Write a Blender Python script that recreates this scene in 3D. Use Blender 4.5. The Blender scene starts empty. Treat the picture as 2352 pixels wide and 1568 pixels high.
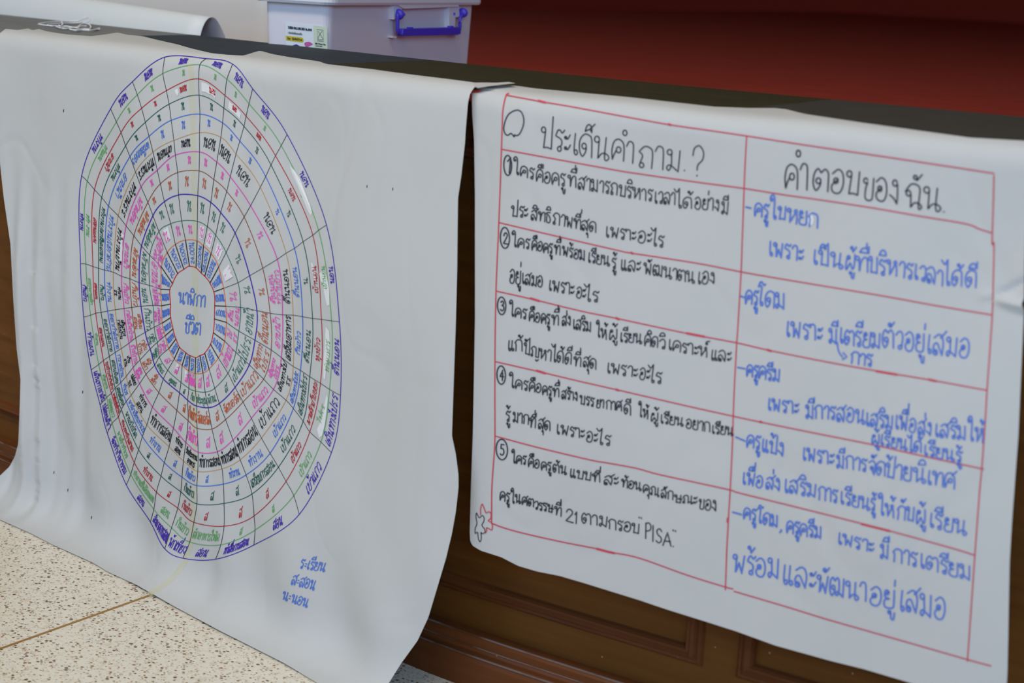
import bpy, bmesh, math, random
import numpy as np
from mathutils import Matrix, Vector

# ------------------------------------------------------------------ camera
IW, IH, FPX = 2352.0, 1568.0, 3750.0
CX, CY = IW / 2, IH / 2
def cam_ray(px, py):
    px = np.asarray(px, float); py = np.asarray(py, float)
    return np.stack([px - CX, -(py - CY), np.full_like(px, -FPX)], -1)
def horizon(x): return -85.0 + 0.05 * (x - CX)
_X = -cam_ray(-4700.0, horizon(-4700.0)); _X /= np.linalg.norm(_X)
_Z = np.cross(_X, cam_ray(CX, horizon(CX))); _Z /= np.linalg.norm(_Z)
if _Z[1] < 0: _Z = -_Z
_Y = np.cross(_Z, _X)
ROT = np.stack([_X, _Y, _Z])
CAM = np.array([1.17933, -1.59235, 0.9])

scene = bpy.context.scene
COL = scene.collection
cam_data = bpy.data.cameras.new('camera')
cam_data.sensor_width = 36.0
cam_data.lens = FPX / IW * 36.0
cam_data.clip_start = 0.05
cam_data.dof.use_dof = True
cam_data.dof.focus_distance = 2.33
cam_data.dof.aperture_fstop = 5.6
cam = bpy.data.objects.new('camera', cam_data)
COL.objects.link(cam)
cam.matrix_world = Matrix([list(ROT[i]) + [CAM[i]] for i in range(3)] + [[0, 0, 0, 1]])
scene.camera = cam

# ------------------------------------------------------------------ light
world = bpy.data.worlds.new('world'); scene.world = world
world.use_nodes = True
bg = world.node_tree.nodes['Background']
bg.inputs['Color'].default_value = (0.90, 0.93, 1.0, 1)
bg.inputs['Strength'].default_value = 0.42
def area_light(name, loc, target, sx, sy, power, color):
    d = bpy.data.lights.new(name, 'AREA'); d.shape = 'RECTANGLE'
    d.size = sx; d.size_y = sy; d.energy = power; d.color = color
    o = bpy.data.objects.new(name, d); COL.objects.link(o)
    o.location = loc
    o.rotation_euler = (Vector(target) - Vector(loc)).to_track_quat('-Z', 'Y').to_euler()
    return o
area_light('window_daylight', (-3.0, -4.6, 2.4), (0.0, 0.0, 0.5), 3.0, 1.6, 60, (0.46, 0.68, 1.0))
area_light('fill_light_right', (4.2, -3.6, 2.4), (0.0, 0.3, 0.6), 3.0, 1.6, 135, (0.46, 0.68, 1.0))  # added cool fill for the box's right side, no known window
area_light('ceiling_tube_light', (-0.4, -1.3, 3.2), (-0.4, -1.25, 0.0), 3.2, 0.6, 66, (1.0, 0.88, 0.70))
scene.view_settings.view_transform = 'Standard'
scene.view_settings.look = 'None'
scene.view_settings.gamma = 1.0
scene.view_settings.use_curve_mapping = False
scene.view_settings.exposure = -0.06
scene.cycles.use_denoising = True

# ------------------------------------------------------------------ helpers
H = 0.753                      # height of the stage edge
DECK = 0.685                   # red stage floor, a step lower than the edge strip
def ys(x):                     # plan line of the stage front (bends back to the left)
    x = np.asarray(x, float)
    return 0.145 * 0.06 * np.logaddexp(0.0, (0.05 - x) / 0.06)

def world_dir(px, py): return cam_ray(px, py) @ ROT.T
def hit_axis(px, py, axis, val):
    d = world_dir(np.atleast_1d(px), np.atleast_1d(py))
    t = (val - CAM[axis]) / d[:, axis]
    return CAM + t[:, None] * d
def hit_plane(px, py, p0, n):
    d = world_dir(np.atleast_1d(px), np.atleast_1d(py)); n = np.asarray(n, float)
    t = ((np.asarray(p0) - CAM) @ n) / (d @ n)
    return CAM + t[:, None] * d

def tag(o, label=None, cat=None, group=None, kind=None):
    if label: o['label'] = label
    if cat: o['category'] = cat
    if group: o['group'] = group
    if kind: o['kind'] = kind
    return o
def empty(name, loc=(0, 0, 0)):
    o = bpy.data.objects.new(name, None); COL.objects.link(o); o.location = loc
    o.empty_display_size = 0.05
    return o
def mesh_obj(name, verts, faces, mat, parent=None, smooth=True):
    me = bpy.data.meshes.new(name)
    me.from_pydata([tuple(map(float, v)) for v in verts], [], [tuple(int(i) for i in f) for f in faces])
    me.update()
    if smooth: me.polygons.foreach_set('use_smooth', [True] * len(me.polygons))
    if mat: me.materials.append(mat)
    o = bpy.data.objects.new(name, me); COL.objects.link(o)
    if parent is not None:
        o.parent = parent
        o.matrix_parent_inverse = Matrix.Translation(-Vector(parent.location))
    return o
class MB:
    def __init__(s): s.v = []; s.f = []
    def add(s, verts, faces):
        b = len(s.v); s.v.extend([tuple(map(float, q)) for q in verts]); s.f.extend([tuple(b + int(i) for i in f) for f in faces])
    def grid(s, P, close_u=False, close_v=False):      # P[u][v] points
        nu, nv = len(P), len(P[0]); b = len(s.v)
        for r in P: s.v.extend([tuple(map(float, q)) for q in r])
        for i in range(nu if close_u else nu - 1):
            for j in range(nv if close_v else nv - 1):
                a = i % nu; c = (i + 1) % nu; d = (j + 1) % nv
                s.f.append((b + a * nv + j, b + c * nv + j, b + c * nv + d, b + a * nv + d))
    def tube(s, pts, r, n=8, cap=True):
        pts = [Vector(p) for p in pts]; rings = []
        up = Vector((0, 0, 1))
        for i, p in enumerate(pts):
            t = (pts[min(i + 1, len(pts) - 1)] - pts[max(i - 1, 0)]).normalized()
            a = t.cross(up)
            if a.length < 1e-4: a = t.cross(Vector((1, 0, 0)))
            a.normalize(); b2 = t.cross(a).normalized()
            rr = r[i] if hasattr(r, '__len__') else r
            rings.append([p + a * math.cos(2 * math.pi * k / n) * rr + b2 * math.sin(2 * math.pi * k / n) * rr for k in range(n)])
        b = len(s.v); s.grid(rings, close_v=True)
        if cap:
            s.f.append(tuple(b + k for k in range(n)))
            e = b + (len(pts) - 1) * n
            s.f.append(tuple(e + n - 1 - k for k in range(n)))
    def box(s, o, ax, ay, az):                          # corner + three edge vectors
        o = np.array(o, float); ax, ay, az = map(lambda q: np.array(q, float), (ax, ay, az))
        v = [o, o + ax, o + ax + ay, o + ay, o + az, o + ax + az, o + ax + ay + az, o + ay + az]
        s.add(v, [(0, 3, 2, 1), (4, 5, 6, 7), (0, 1, 5, 4), (1, 2, 6, 5), (2, 3, 7, 6), (3, 0, 4, 7)])
    def sphere(s, c, r, n=12, sc=(1, 1, 1)):
        c = np.array(c, float); P = []
        for i in range(n + 1):
            th = math.pi * i / n
            P.append([c + r * np.array(sc) * np.array([math.sin(th) * math.cos(2 * math.pi * k / (2 * n)), math.sin(th) * math.sin(2 * math.pi * k / (2 * n)), math.cos(th)]) for k in range(2 * n)])
        s.grid(P, close_v=True)
    def build(s, name, mat, parent=None, smooth=False, bevel=0.0):
        o = mesh_obj(name, s.v, s.f, mat, parent, smooth)
        bm = bmesh.new(); bm.from_mesh(o.data); bmesh.ops.recalc_face_normals(bm, faces=bm.faces); bm.to_mesh(o.data); bm.free()
        if bevel > 0:
            m = o.modifiers.new('bevel', 'BEVEL'); m.width = bevel; m.segments = 2; m.limit_method = 'ANGLE'
        return o

def lin(c):
    return tuple(((v / 255.0) / 12.92 if v / 255.0 <= 0.04045 else ((v / 255.0 + 0.055) / 1.055) ** 2.4) for v in c)
MATS = {}
def material(name, color, rough=0.6, spec=0.5, **kw):
    if name in MATS: return MATS[name]
    m = bpy.data.materials.new(name); m.use_nodes = True
    b = m.node_tree.nodes['Principled BSDF']
    b.inputs['Base Color'].default_value = (*color, 1)
    b.inputs['Roughness'].default_value = rough
    b.inputs['Specular IOR Level'].default_value = spec
    for k, v in kw.items(): b.inputs[k].default_value = v
    MATS[name] = m
    return m
def nodes(m): return m.node_tree.nodes, m.node_tree.links, m.node_tree.nodes['Principled BSDF']
def ramp(N, stops, interp='LINEAR'):
    r = N.new('ShaderNodeValToRGB'); r.color_ramp.interpolation = interp
    while len(r.color_ramp.elements) < len(stops): r.color_ramp.elements.new(0.5)
    for e, (p, c) in zip(r.color_ramp.elements, stops): e.position = p; e.color = (*c, 1)
    return r
def ink(name, rgb, rough=0.7):
    ref = lin((178, 178, 178))[0]
    return material(name, tuple(min(0.9, c / ref * 0.545) for c in lin(rgb)), rough, 0.2)

# ---- procedural materials
paper = material('white_flipchart_paper', (0.545, 0.550, 0.548), 0.75, 0.2)
N, L, B = nodes(paper)
tc = N.new('ShaderNodeTexCoord'); nz = N.new('ShaderNodeTexNoise'); nz.inputs['Scale'].default_value = 7; nz.inputs['Detail'].default_value = 4
bp = N.new('ShaderNodeBump'); bp.inputs['Strength'].default_value = 0.14; bp.inputs['Distance'].default_value = 0.012
L.new(tc.outputs['Object'], nz.inputs['Vector']); L.new(nz.outputs['Fac'], bp.inputs['Height'])
def crease(scale, off, width, strength, prev):         # thin creases where a slow noise crosses its middle value
    mp = N.new('ShaderNodeMapping'); mp.inputs['Location'].default_value = (off, off * 0.7, off * 1.3); mp.inputs['Scale'].default_value = (1.6, 1.0, 0.9)
    n1 = N.new('ShaderNodeTexNoise'); n1.inputs['Scale'].default_value = scale; n1.inputs['Detail'].default_value = 0.6
    ab = N.new('ShaderNodeMath'); ab.operation = 'SUBTRACT'; ab.inputs[1].default_value = 0.5
    a2 = N.new('ShaderNodeMath'); a2.operation = 'ABSOLUTE'
    mr = N.new('ShaderNodeMapRange'); mr.interpolation_type = 'SMOOTHSTEP'; mr.inputs['From Max'].default_value = width
    b2 = N.new('ShaderNodeBump'); b2.inputs['Strength'].default_value = strength; b2.inputs['Distance'].default_value = 0.01
    L.new(tc.outputs['Object'], mp.inputs['Vector']); L.new(mp.outputs['Vector'], n1.inputs['Vector'])
    L.new(n1.outputs['Fac'], ab.inputs[0]); L.new(ab.outputs[0], a2.inputs[0]); L.new(a2.outputs[0], mr.inputs['Value'])
    L.new(mr.outputs['Result'], b2.inputs['Height']); L.new(prev, b2.inputs['Normal'])
    return b2.outputs['Normal']
cn = crease(2.6, 0.0, 0.030, 0.085, bp.outputs['Normal'])
cn = crease(5.0, 3.7, 0.035, 0.05, cn)
L.new(cn, B.inputs['Normal'])

roll_mat = material('white_vinyl', (0.74, 0.77, 0.77), 0.45, 0.4)
cream_mat = material('cream_paper', (0.72, 0.71, 0.67), 0.7, 0.3)

floor_mat = material('terrazzo', (0.7, 0.68, 0.6), 0.35, 0.5)
N, L, B = nodes(floor_mat)
tc = N.new('ShaderNodeTexCoord')
def chips(scale, thr, keep):
    v = N.new('ShaderNodeTexVoronoi'); v.inputs['Scale'].default_value = scale; v.inputs['Randomness'].default_value = 1.0
    nn = N.new('ShaderNodeTexNoise'); nn.inputs['Scale'].default_value = scale * 1.6
    mx = N.new('ShaderNodeMix'); mx.data_type = 'VECTOR'; mx.inputs['Factor'].default_value = 0.0016
    L.new(tc.outputs['Object'], nn.inputs['Vector'])
    L.new(tc.outputs['Object'], mx.inputs['A']); L.new(nn.outputs['Color'], mx.inputs['B'])
    sc = N.new('ShaderNodeMapping'); sc.inputs['Scale'].default_value = (0.85, 1.05, 1.0); sc.inputs['Rotation'].default_value = (0, 0, 0.9)
    L.new(mx.outputs['Result'], sc.inputs['Vector']); L.new(sc.outputs['Vector'], v.inputs['Vector'])
    sp = N.new('ShaderNodeSeparateColor'); L.new(v.outputs['Color'], sp.inputs['Color'])
    a = N.new('ShaderNodeMath'); a.operation = 'MULTIPLY_ADD'; a.inputs[1].default_value = thr * 0.8; a.inputs[2].default_value = thr * 0.45
    L.new(sp.outputs['Green'], a.inputs[0])
    lt = N.new('ShaderNodeMath'); lt.operation = 'LESS_THAN'; L.new(v.outputs['Distance'], lt.inputs[0]); L.new(a.outputs[0], lt.inputs[1])
    kp = N.new('ShaderNodeMath'); kp.operation = 'LESS_THAN'; L.new(sp.outputs['Red'], kp.inputs[0]); kp.inputs[1].default_value = keep
    mm = N.new('ShaderNodeMath'); mm.operation = 'MULTIPLY'; L.new(lt.outputs[0], mm.inputs[0]); L.new(kp.outputs[0], mm.inputs[1])
    return mm.outputs[0], sp.outputs['Blue']
base_n = N.new('ShaderNodeTexNoise'); base_n.inputs['Scale'].default_value = 90; base_n.inputs['Detail'].default_value = 5
L.new(tc.outputs['Object'], base_n.inputs['Vector'])
rb = ramp(N, [(0.35, lin((214, 204, 185))), (0.5, lin((230, 223, 206))), (0.65, lin((221, 215, 200)))])
L.new(base_n.outputs['Fac'], rb.inputs['Fac'])
cur = rb.outputs['Color']
for scale, thr, keep, stops in (
    (290, 0.40, 0.46, [(0, lin((190, 160, 140))), (0.35, lin((175, 170, 155))), (0.7, lin((150, 152, 145))), (1, lin((205, 170, 160)))]),
    (205, 0.40, 0.36, [(0, lin((105, 72, 50))), (0.25, lin((150, 105, 62))), (0.5, lin((90, 92, 84))), (0.75, lin((128, 116, 70))), (1, lin((150, 92, 75)))])):
    mk, rnd = chips(scale, thr, keep)
    rc = ramp(N, stops, 'CONSTANT'); L.new(rnd, rc.inputs['Fac'])
    mx = N.new('ShaderNodeMix'); mx.data_type = 'RGBA'
    L.new(mk, mx.inputs['Factor']); L.new(cur, mx.inputs['A']); L.new(rc.outputs['Color'], mx.inputs['B']); cur = mx.outputs['Result']
L.new(cur, B.inputs['Base Color'])

def wood(name, c0, c1, rough, sx=1.2):
    m = material(name, c0, rough, 0.10)
    N, L, B = nodes(m)
    tc = N.new('ShaderNodeTexCoord'); mp = N.new('ShaderNodeMapping'); mp.inputs['Scale'].default_value = (sx, 14, 26)
    nz = N.new('ShaderNodeTexNoise'); nz.inputs['Scale'].default_value = 2.2; nz.inputs['Detail'].default_value = 6; nz.inputs['Distortion'].default_value = 0.6
    L.new(tc.outputs['Object'], mp.inputs['Vector']); L.new(mp.outputs['Vector'], nz.inputs['Vector'])
    r = ramp(N, [(0.3, c0), (0.7, c1)]); L.new(nz.outputs['Fac'], r.inputs['Fac']); L.new(r.outputs['Color'], B.inputs['Base Color'])
    n2 = N.new('ShaderNodeTexNoise'); n2.inputs['Scale'].default_value = 18; n2.inputs['Detail'].default_value = 5
    L.new(tc.outputs['Object'], n2.inputs['Vector'])
    r2 = ramp(N, [(0.35, (rough * 0.75,) * 3), (0.7, (min(1, rough * 1.4),) * 3)]); L.new(n2.outputs['Fac'], r2.inputs['Fac'])
    L.new(r2.outputs['Color'], B.inputs['Roughness'])
    # tiny pale scuffs
    v = N.new('ShaderNodeTexVoronoi'); v.inputs['Scale'].default_value = 30; L.new(tc.outputs['Object'], v.inputs['Vector'])
    lt = N.new('ShaderNodeMath'); lt.operation = 'LESS_THAN'; lt.inputs[1].default_value = 0.035; L.new(v.outputs['Distance'], lt.inputs[0])
    mx = N.new('ShaderNodeMix'); mx.data_type = 'RGBA'; mx.inputs['B'].default_value = (0.25, 0.2, 0.15, 1)
    L.new(lt.outputs[0], mx.inputs['Factor']); L.new(r.outputs['Color'], mx.inputs['A']); L.new(mx.outputs['Result'], B.inputs['Base Color'])
    return m
wood_panel = wood('brown_varnished_wood', (0.100, 0.038, 0.008), (0.150, 0.058, 0.012), 0.50)
wood_red = wood('reddish_varnished_wood', (0.098, 0.032, 0.011), (0.140, 0.046, 0.015), 0.36)

red_floor = material('red_stage_floor', (0.2, 0.03, 0.02), 0.55, 0.22)
N, L, B = nodes(red_floor)
tc = N.new('ShaderNodeTexCoord'); mp = N.new('ShaderNodeMapping'); mp.inputs['Scale'].default_value = (1.5, 9, 1)
nz = N.new('ShaderNodeTexNoise'); nz.inputs['Scale'].default_value = 3; nz.inputs['Detail'].default_value = 6
L.new(tc.outputs['Object'], mp.inputs['Vector']); L.new(mp.outputs['Vector'], nz.inputs['Vector'])
r = ramp(N, [(0.3, (0.28, 0.033, 0.019)), (0.7, (0.36, 0.046, 0.026))]); L.new(nz.outputs['Fac'], r.inputs['Fac'])
v = N.new('ShaderNodeTexVoronoi'); v.inputs['Scale'].default_value = 26; L.new(tc.outputs['Object'], v.inputs['Vector'])
sp = N.new('ShaderNodeSeparateColor'); L.new(v.outputs['Color'], sp.inputs['Color'])
pw = N.new('ShaderNodeMath'); pw.operation = 'MULTIPLY'; pw.inputs[1].default_value = 0.09; L.new(sp.outputs['Red'], pw.inputs[0])
lt = N.new('ShaderNodeMath'); lt.operation = 'LESS_THAN'; L.new(v.outputs['Distance'], lt.inputs[0]); L.new(pw.outputs[0], lt.inputs[1])
kp = N.new('ShaderNodeMath'); kp.operation = 'GREATER_THAN'; kp.inputs[1].default_value = 0.72; L.new(sp.outputs['Green'], kp.inputs[0])
mm = N.new('ShaderNodeMath'); mm.operation = 'MULTIPLY'; L.new(lt.outputs[0], mm.inputs[0]); L.new(kp.outputs[0], mm.inputs[1])
mx = N.new('ShaderNodeMix'); mx.data_type = 'RGBA'; mx.inputs['B'].default_value = (0.40, 0.30, 0.25, 1)
L.new(mm.outputs[0], mx.inputs['Factor']); L.new(r.outputs['Color'], mx.inputs['A']); L.new(mx.outputs['Result'], B.inputs['Base Color'])

def strip_mat(name, c0, c1, rough):
    m = material(name, c0, rough, 0.16)
    N, L, B = nodes(m)
    tc = N.new('ShaderNodeTexCoord'); mp = N.new('ShaderNodeMapping'); mp.inputs['Scale'].default_value = (4, 30, 4)
    nz = N.new('ShaderNodeTexNoise'); nz.inputs['Scale'].default_value = 3; nz.inputs['Detail'].default_value = 5
    L.new(tc.outputs['Object'], mp.inputs['Vector']); L.new(mp.outputs['Vector'], nz.inputs['Vector'])
    r = ramp(N, [(0.35, c0), (0.65, c1)]); L.new(nz.outputs['Fac'], r.inputs['Fac']); L.new(r.outputs['Color'], B.inputs['Base Color'])
    return m
strip_grey = strip_mat('blue_grey_edge_tape', (0.028, 0.037, 0.050), (0.046, 0.056, 0.068), 0.72)
strip_olive = strip_mat('olive_brown_edge_board', (0.030, 0.026, 0.012), (0.045, 0.039, 0.018), 0.62)
strip_dark = strip_mat('dark_grey_edge_tape', (0.045, 0.042, 0.036), (0.060, 0.056, 0.050), 0.62)
strip_reflect = strip_mat('edge_tape_with_reflection', (0.15, 0.16, 0.16), (0.24, 0.25, 0.25), 0.6)  # pale tone paints the roll's reflection into the strip colour
nosing_red = material('red_nosing', (0.50, 0.055, 0.025), 0.4)
brass = material('brass_strip', (0.42, 0.22, 0.05), 0.4, 0.5, Metallic=0.4)
curtain_mat = material('dark_maroon_backdrop', (0.30, 0.035, 0.022), 0.9, 0.05)
wall_mat = material('cream_hall_paint', (0.62, 0.60, 0.54), 0.8)

# ------------------------------------------------------------------ the hall
def quad(name, pts, mat):
    o = mesh_obj(name, pts, [(0, 1, 2, 3)], mat, None, False); tag(o, kind='structure'); return o
quad('floor', [(-8, -7, 0), (7, -7, 0), (7, 9.0, 0), (-8, 9.0, 0)], floor_mat)
quad('wall_back', [(-7, 9.0, 0), (7, 9.0, 0), (7, 9.0, 3.3), (-7, 9.0, 3.3)], curtain_mat)
quad('ceiling', [(-7, -7, 3.3), (-7, 9.0, 3.3), (7, 9.0, 3.3), (7, -7, 3.3)], wall_mat)
quad('wall_left', [(-7, -7, 0), (-7, 9.0, 0), (-7, 9.0, 3.3), (-7, -7, 3.3)], wall_mat)
quad('wall_right', [(7, -7, 0), (7, -7, 3.3), (7, 9.0, 3.3), (7, 9.0, 0)], wall_mat)
# brass dividers set flush in the terrazzo
p0 = hit_axis(350, 1365, 2, 0.0)[0]; p1 = hit_axis(0, 1490, 2, 0.0)[0]
dv = (p1 - p0) / np.linalg.norm(p1 - p0); nv = np.array([-dv[1], dv[0], 0]) * 0.0022
a = p0 - dv * 0.15; b = p1 + dv * 3.0
mb = MB(); mb.box(a - nv - np.array([0, 0, 0.004]), b - a, nv * 2, (0, 0, 0.0046))
tag(mb.build('trim_1', brass), kind='structure')

# ------------------------------------------------------------------ the stage
XS = np.concatenate([np.linspace(-3.2, -0.4, 15), np.linspace(-0.3, 0.4, 29), np.linspace(0.6, 3.0, 9)])
def xs_between(x0, x1):
    return np.array([x0] + [x for x in XS if x0 + 1e-4 < x < x1 - 1e-4] + [x1])
def swept(profile, x0, x1, closed=True):
    mb = MB(); P = []
    for x in xs_between(x0, x1):
        y = float(ys(x)); P.append([(x, y + q, z) for q, z in profile])
    mb.grid(P, close_v=closed)
    n = len(profile); 
    if closed:
        mb.f.append(tuple(range(n))); e = (len(P) - 1) * n; mb.f.append(tuple(e + i for i in range(n)))
    return mb
stage = empty('stage', (0, 0.3, 0))
tag(stage, 'dark brown panelled wooden stage with grey edge strip and red floor on top', 'stage')
REC = 0.030                                                    # panel face sits back from the edge
swept([(REC, 0.0), (REC, H - 0.016), (REC + 0.03, H - 0.016), (REC + 0.03, 0.0)], -3.2, 3.0).build('riser_panel', wood_panel, stage)
swept([(0.000, 0.0), (0.000, 0.036), (0.003, 0.0435), (0.008, 0.0442), (REC, 0.0442), (REC, 0.0)], -3.2, 3.0).build('base_board', wood_red, stage)
swept([(0.008, 0.0442), (0.008, 0.048), (0.010, 0.052), (0.010, 0.0625), (0.014, 0.0665), (REC, 0.0670), (REC, 0.0442)], -3.2, 3.0).build('base_moulding', wood_red, stage)
# raised mouldings round each recessed panel
def frame(x0, x1, z0, z1, w=0.023, t=0.011):
    mb = MB()
    prof = [(0.0, 0.0), (0.10, 0.35), (0.22, 0.62), (0.34, 0.45), (0.46, 0.80), (0.60, 1.0), (0.72, 0.78), (0.84, 0.85), (0.94, 0.5), (1.0, 0.0)]
    path = []
    n = 14
    for k in range(n): path.append((x0 + (x1 - x0) * k / n, z0, 'b'))
    path.append((x1, z0, 'c'))
    for k in range(1, 6): path.append((x1, z0 + (z1 - z0) * k / 6, 'r'))
    path.append((x1, z1, 'c'))
    for k in range(1, n): path.append((x1 - (x1 - x0) * k / n, z1, 't'))
    path.append((x0, z1, 'c'))
    for k in range(1, 6): path.append((x0, z1 - (z1 - z0) * k / 6, 'l'))
    P = []
    for x, z, s in path:
        row = []
        for u, h in prof:
            d = w * u
            xx, zz = x, z
            if x == x0: xx = x + d
            if x == x1: xx = x - d
            if z == z0: zz = z + d
            if z == z1: zz = z - d
            row.append((xx, float(ys(xx)) + REC - t * h, zz))
        P.append(row)
    mb.grid(P, close_u=True)
    return mb.build('panel_moulding', wood_red, stage, smooth=False)
for x0, x1 in ((-2.9, -1.86), (-1.80, -0.70), (-0.64, 0.414), (0.457, 1.50), (1.56, 2.6)):
    frame(x0, x1, 0.110, 0.690)
# pale worn lines with painted ridge highlights along the proud edges of the base
worn_glint = material('worn_pale_glint', (0.10, 0.05, 0.03), 0.35, 0.4)
N, L, B = nodes(worn_glint); tc = N.new('ShaderNodeTexCoord'); nz = N.new('ShaderNodeTexNoise'); nz.inputs['Scale'].default_value = 14; nz.inputs['Detail'].default_value = 5
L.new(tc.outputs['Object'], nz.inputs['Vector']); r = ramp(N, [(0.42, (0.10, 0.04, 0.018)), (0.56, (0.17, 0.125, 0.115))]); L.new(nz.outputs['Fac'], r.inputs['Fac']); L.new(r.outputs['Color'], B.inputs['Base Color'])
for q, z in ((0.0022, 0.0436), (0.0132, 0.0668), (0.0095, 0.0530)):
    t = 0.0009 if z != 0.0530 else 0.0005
    swept([(q - t, z - t), (q - t, z + t), (q + t, z + t), (q + t, z - t)], -3.2, 3.0).build('worn_edge_glint', worn_glint, stage)
# top: nosing, edge strips, deck
swept([(0.002, H - 0.015), (0.000, H - 0.012), (0.000, H - 0.004), (0.003, H - 0.001), (0.05, H - 0.001), (0.05, H - 0.015)], -3.2, 3.0).build('nosing', nosing_red, stage, bevel=0.001)
def yin(x): return 0.356 if x > 0.15 else 0.356
def strip(x0, x1, mat, label):
    o = swept([(0.004, H - 0.001), (0.004, H), (0.354, H), (0.358, H - 0.003), (0.358, DECK - 0.01), (0.30, DECK - 0.01), (0.30, H - 0.01), (0.004, H - 0.01)], x0, x1).build('edge_strip', mat, stage)
    o['label'] = label
    return o
xa = float(hit_axis(936, 140, 2, H)[0][0]); xb = float(hit_axis(1797, 240, 2, H)[0][0])
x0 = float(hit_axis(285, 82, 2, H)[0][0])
strip(-3.2, x0, strip_reflect, 'grey edge strip with pale painted reflection')
strip(x0, xa, strip_grey, 'blue grey edge strip')
strip(xa, xb, strip_olive, 'olive brown edge strip')
strip(xb, 3.0, strip_dark, 'dark grey edge strip')
mb = MB(); P = []
for x in XS: P.append([(x, float(ys(x)) + 0.30, DECK), (x, 2.0, DECK), (x, 5.0, DECK), (x, 8.98, DECK)])
mb.grid(P); mb.build('deck', red_floor, stage)

# ------------------------------------------------------------------ paper surfaces
def smax(a, b, k):
    h = np.maximum(k - np.abs(a - b), 0.0) / k
    return np.maximum(a, b) + h * h * k * 0.25
def smin(a, b, k): return -smax(-a, -b, k)
def gauss(u, s): return np.exp(-(u / s) ** 2)
def sstep(a, b, x):
    t = np.clip((x - a) / (b - a), 0, 1); return t * t * (3 - 2 * t)
def surf_wheel(P):
    x, y, z = P[:, 0], P[:, 1], P[:, 2]
    zz = np.clip(z, 0, H)
    lean = 0.014 + 0.044 * sstep(-0.85, -0.1, x)
    off = 0.016 + lean * (1 - zz / H) ** 1.25
    fade = sstep(H, H - 0.12, zz)
    w = 0.0045 * np.sin(x * 13 + zz * 2.0) + 0.0028 * np.sin(x * 29 - zz * 5 + 1.0) + 0.0022 * np.sin(zz * 17 + x * 6)
    edge = sstep(-0.62, -0.86, x)
    w = w + edge * (0.007 * np.sin(x * 95 + 2.0 * np.sin(zz * 5)) + 0.004 * np.sin(x * 150 + zz * 9)) * sstep(0.62, 0.30, zz)
    w = w + 0.005 * gauss(x + 0.845 + 0.05 * (zz - 0.25), 0.012) * sstep(0.5, 0.3, zz)
    w = w - 0.004 * gauss(x + 0.33 + 0.02 * np.sin(zz * 6), 0.020)          # old fold down the middle
    w = w + sstep(0.25, 0.05, zz) * 0.004 * np.sin(x * 40 + zz * 20)
    off = off + w * fade
    d1 = -(y - ys(x)) - off
    d2 = z - (H + 0.0065 + 0.0012 * np.sin(x * 21) * sstep(0.02, 0.10, y - ys(x)))
    a = smax(d1, d2, 0.032)
    return smin(a, z - 0.0015, 0.062)
def surf_table(P):
    x, y, z = P[:, 0], P[:, 1], P[:, 2]
    zz = np.clip(z, 0, H)
    off = 0.015 + 0.022 * sstep(H, 0.30, zz) + 0.010 * sstep(0.25, 0.75, x) * sstep(0.7, 0.35, zz)
    off = off - 0.010 * sstep(0.16, 0.05, x)
    w = 0.0016 * np.sin(x * 17 + zz * 7) + 0.0010 * np.sin(x * 33 - zz * 19)
    cr = x - 0.728; cz = zz - 0.6035
    w = w + 0.006 * gauss(cz + 0.10 * cr, 0.0045) * sstep(-0.035, 0.01, cr) - 0.004 * gauss(cz - 0.75 * (cr + 0.012), 0.004) * sstep(-0.02, -0.01, cr) * sstep(0.03, 0.01, cr)
    fade = sstep(H, H - 0.08, zz)
    off = off + w * fade
    d1 = -(y - ys(x)) - off
    d2 = z - (H + 0.0032 + 0.0010 * np.sin(x * 25 + 1))
    return smax(d1, d2, 0.028)
def unproject(px, F, eps=0.0):
    px = np.asarray(px, float)
    d = world_dir(px[:, 0], px[:, 1]); d /= np.linalg.norm(d, axis=1)[:, None]
    n = len(px); lo = np.full(n, 1.0); hi = np.full(n, np.nan)
    done = np.zeros(n, bool)
    for t in np.arange(1.0, 4.2, 0.02):
        idx = np.where(~done)[0]
        if len(idx) == 0: break
        v = F(CAM + t * d[idx]) - eps
        ins = v < 0
        hi[idx[ins]] = t; done[idx[ins]] = True
        lo[idx[~ins]] = t
    hi = np.where(np.isnan(hi), 4.2, hi)
    for _ in range(24):
        m = 0.5 * (lo + hi); v = F(CAM + m[:, None] * d) - eps
        ins = v < 0
        hi = np.where(ins, m, hi); lo = np.where(ins, lo, m)
    return CAM + (0.5 * (lo + hi))[:, None] * d

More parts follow.
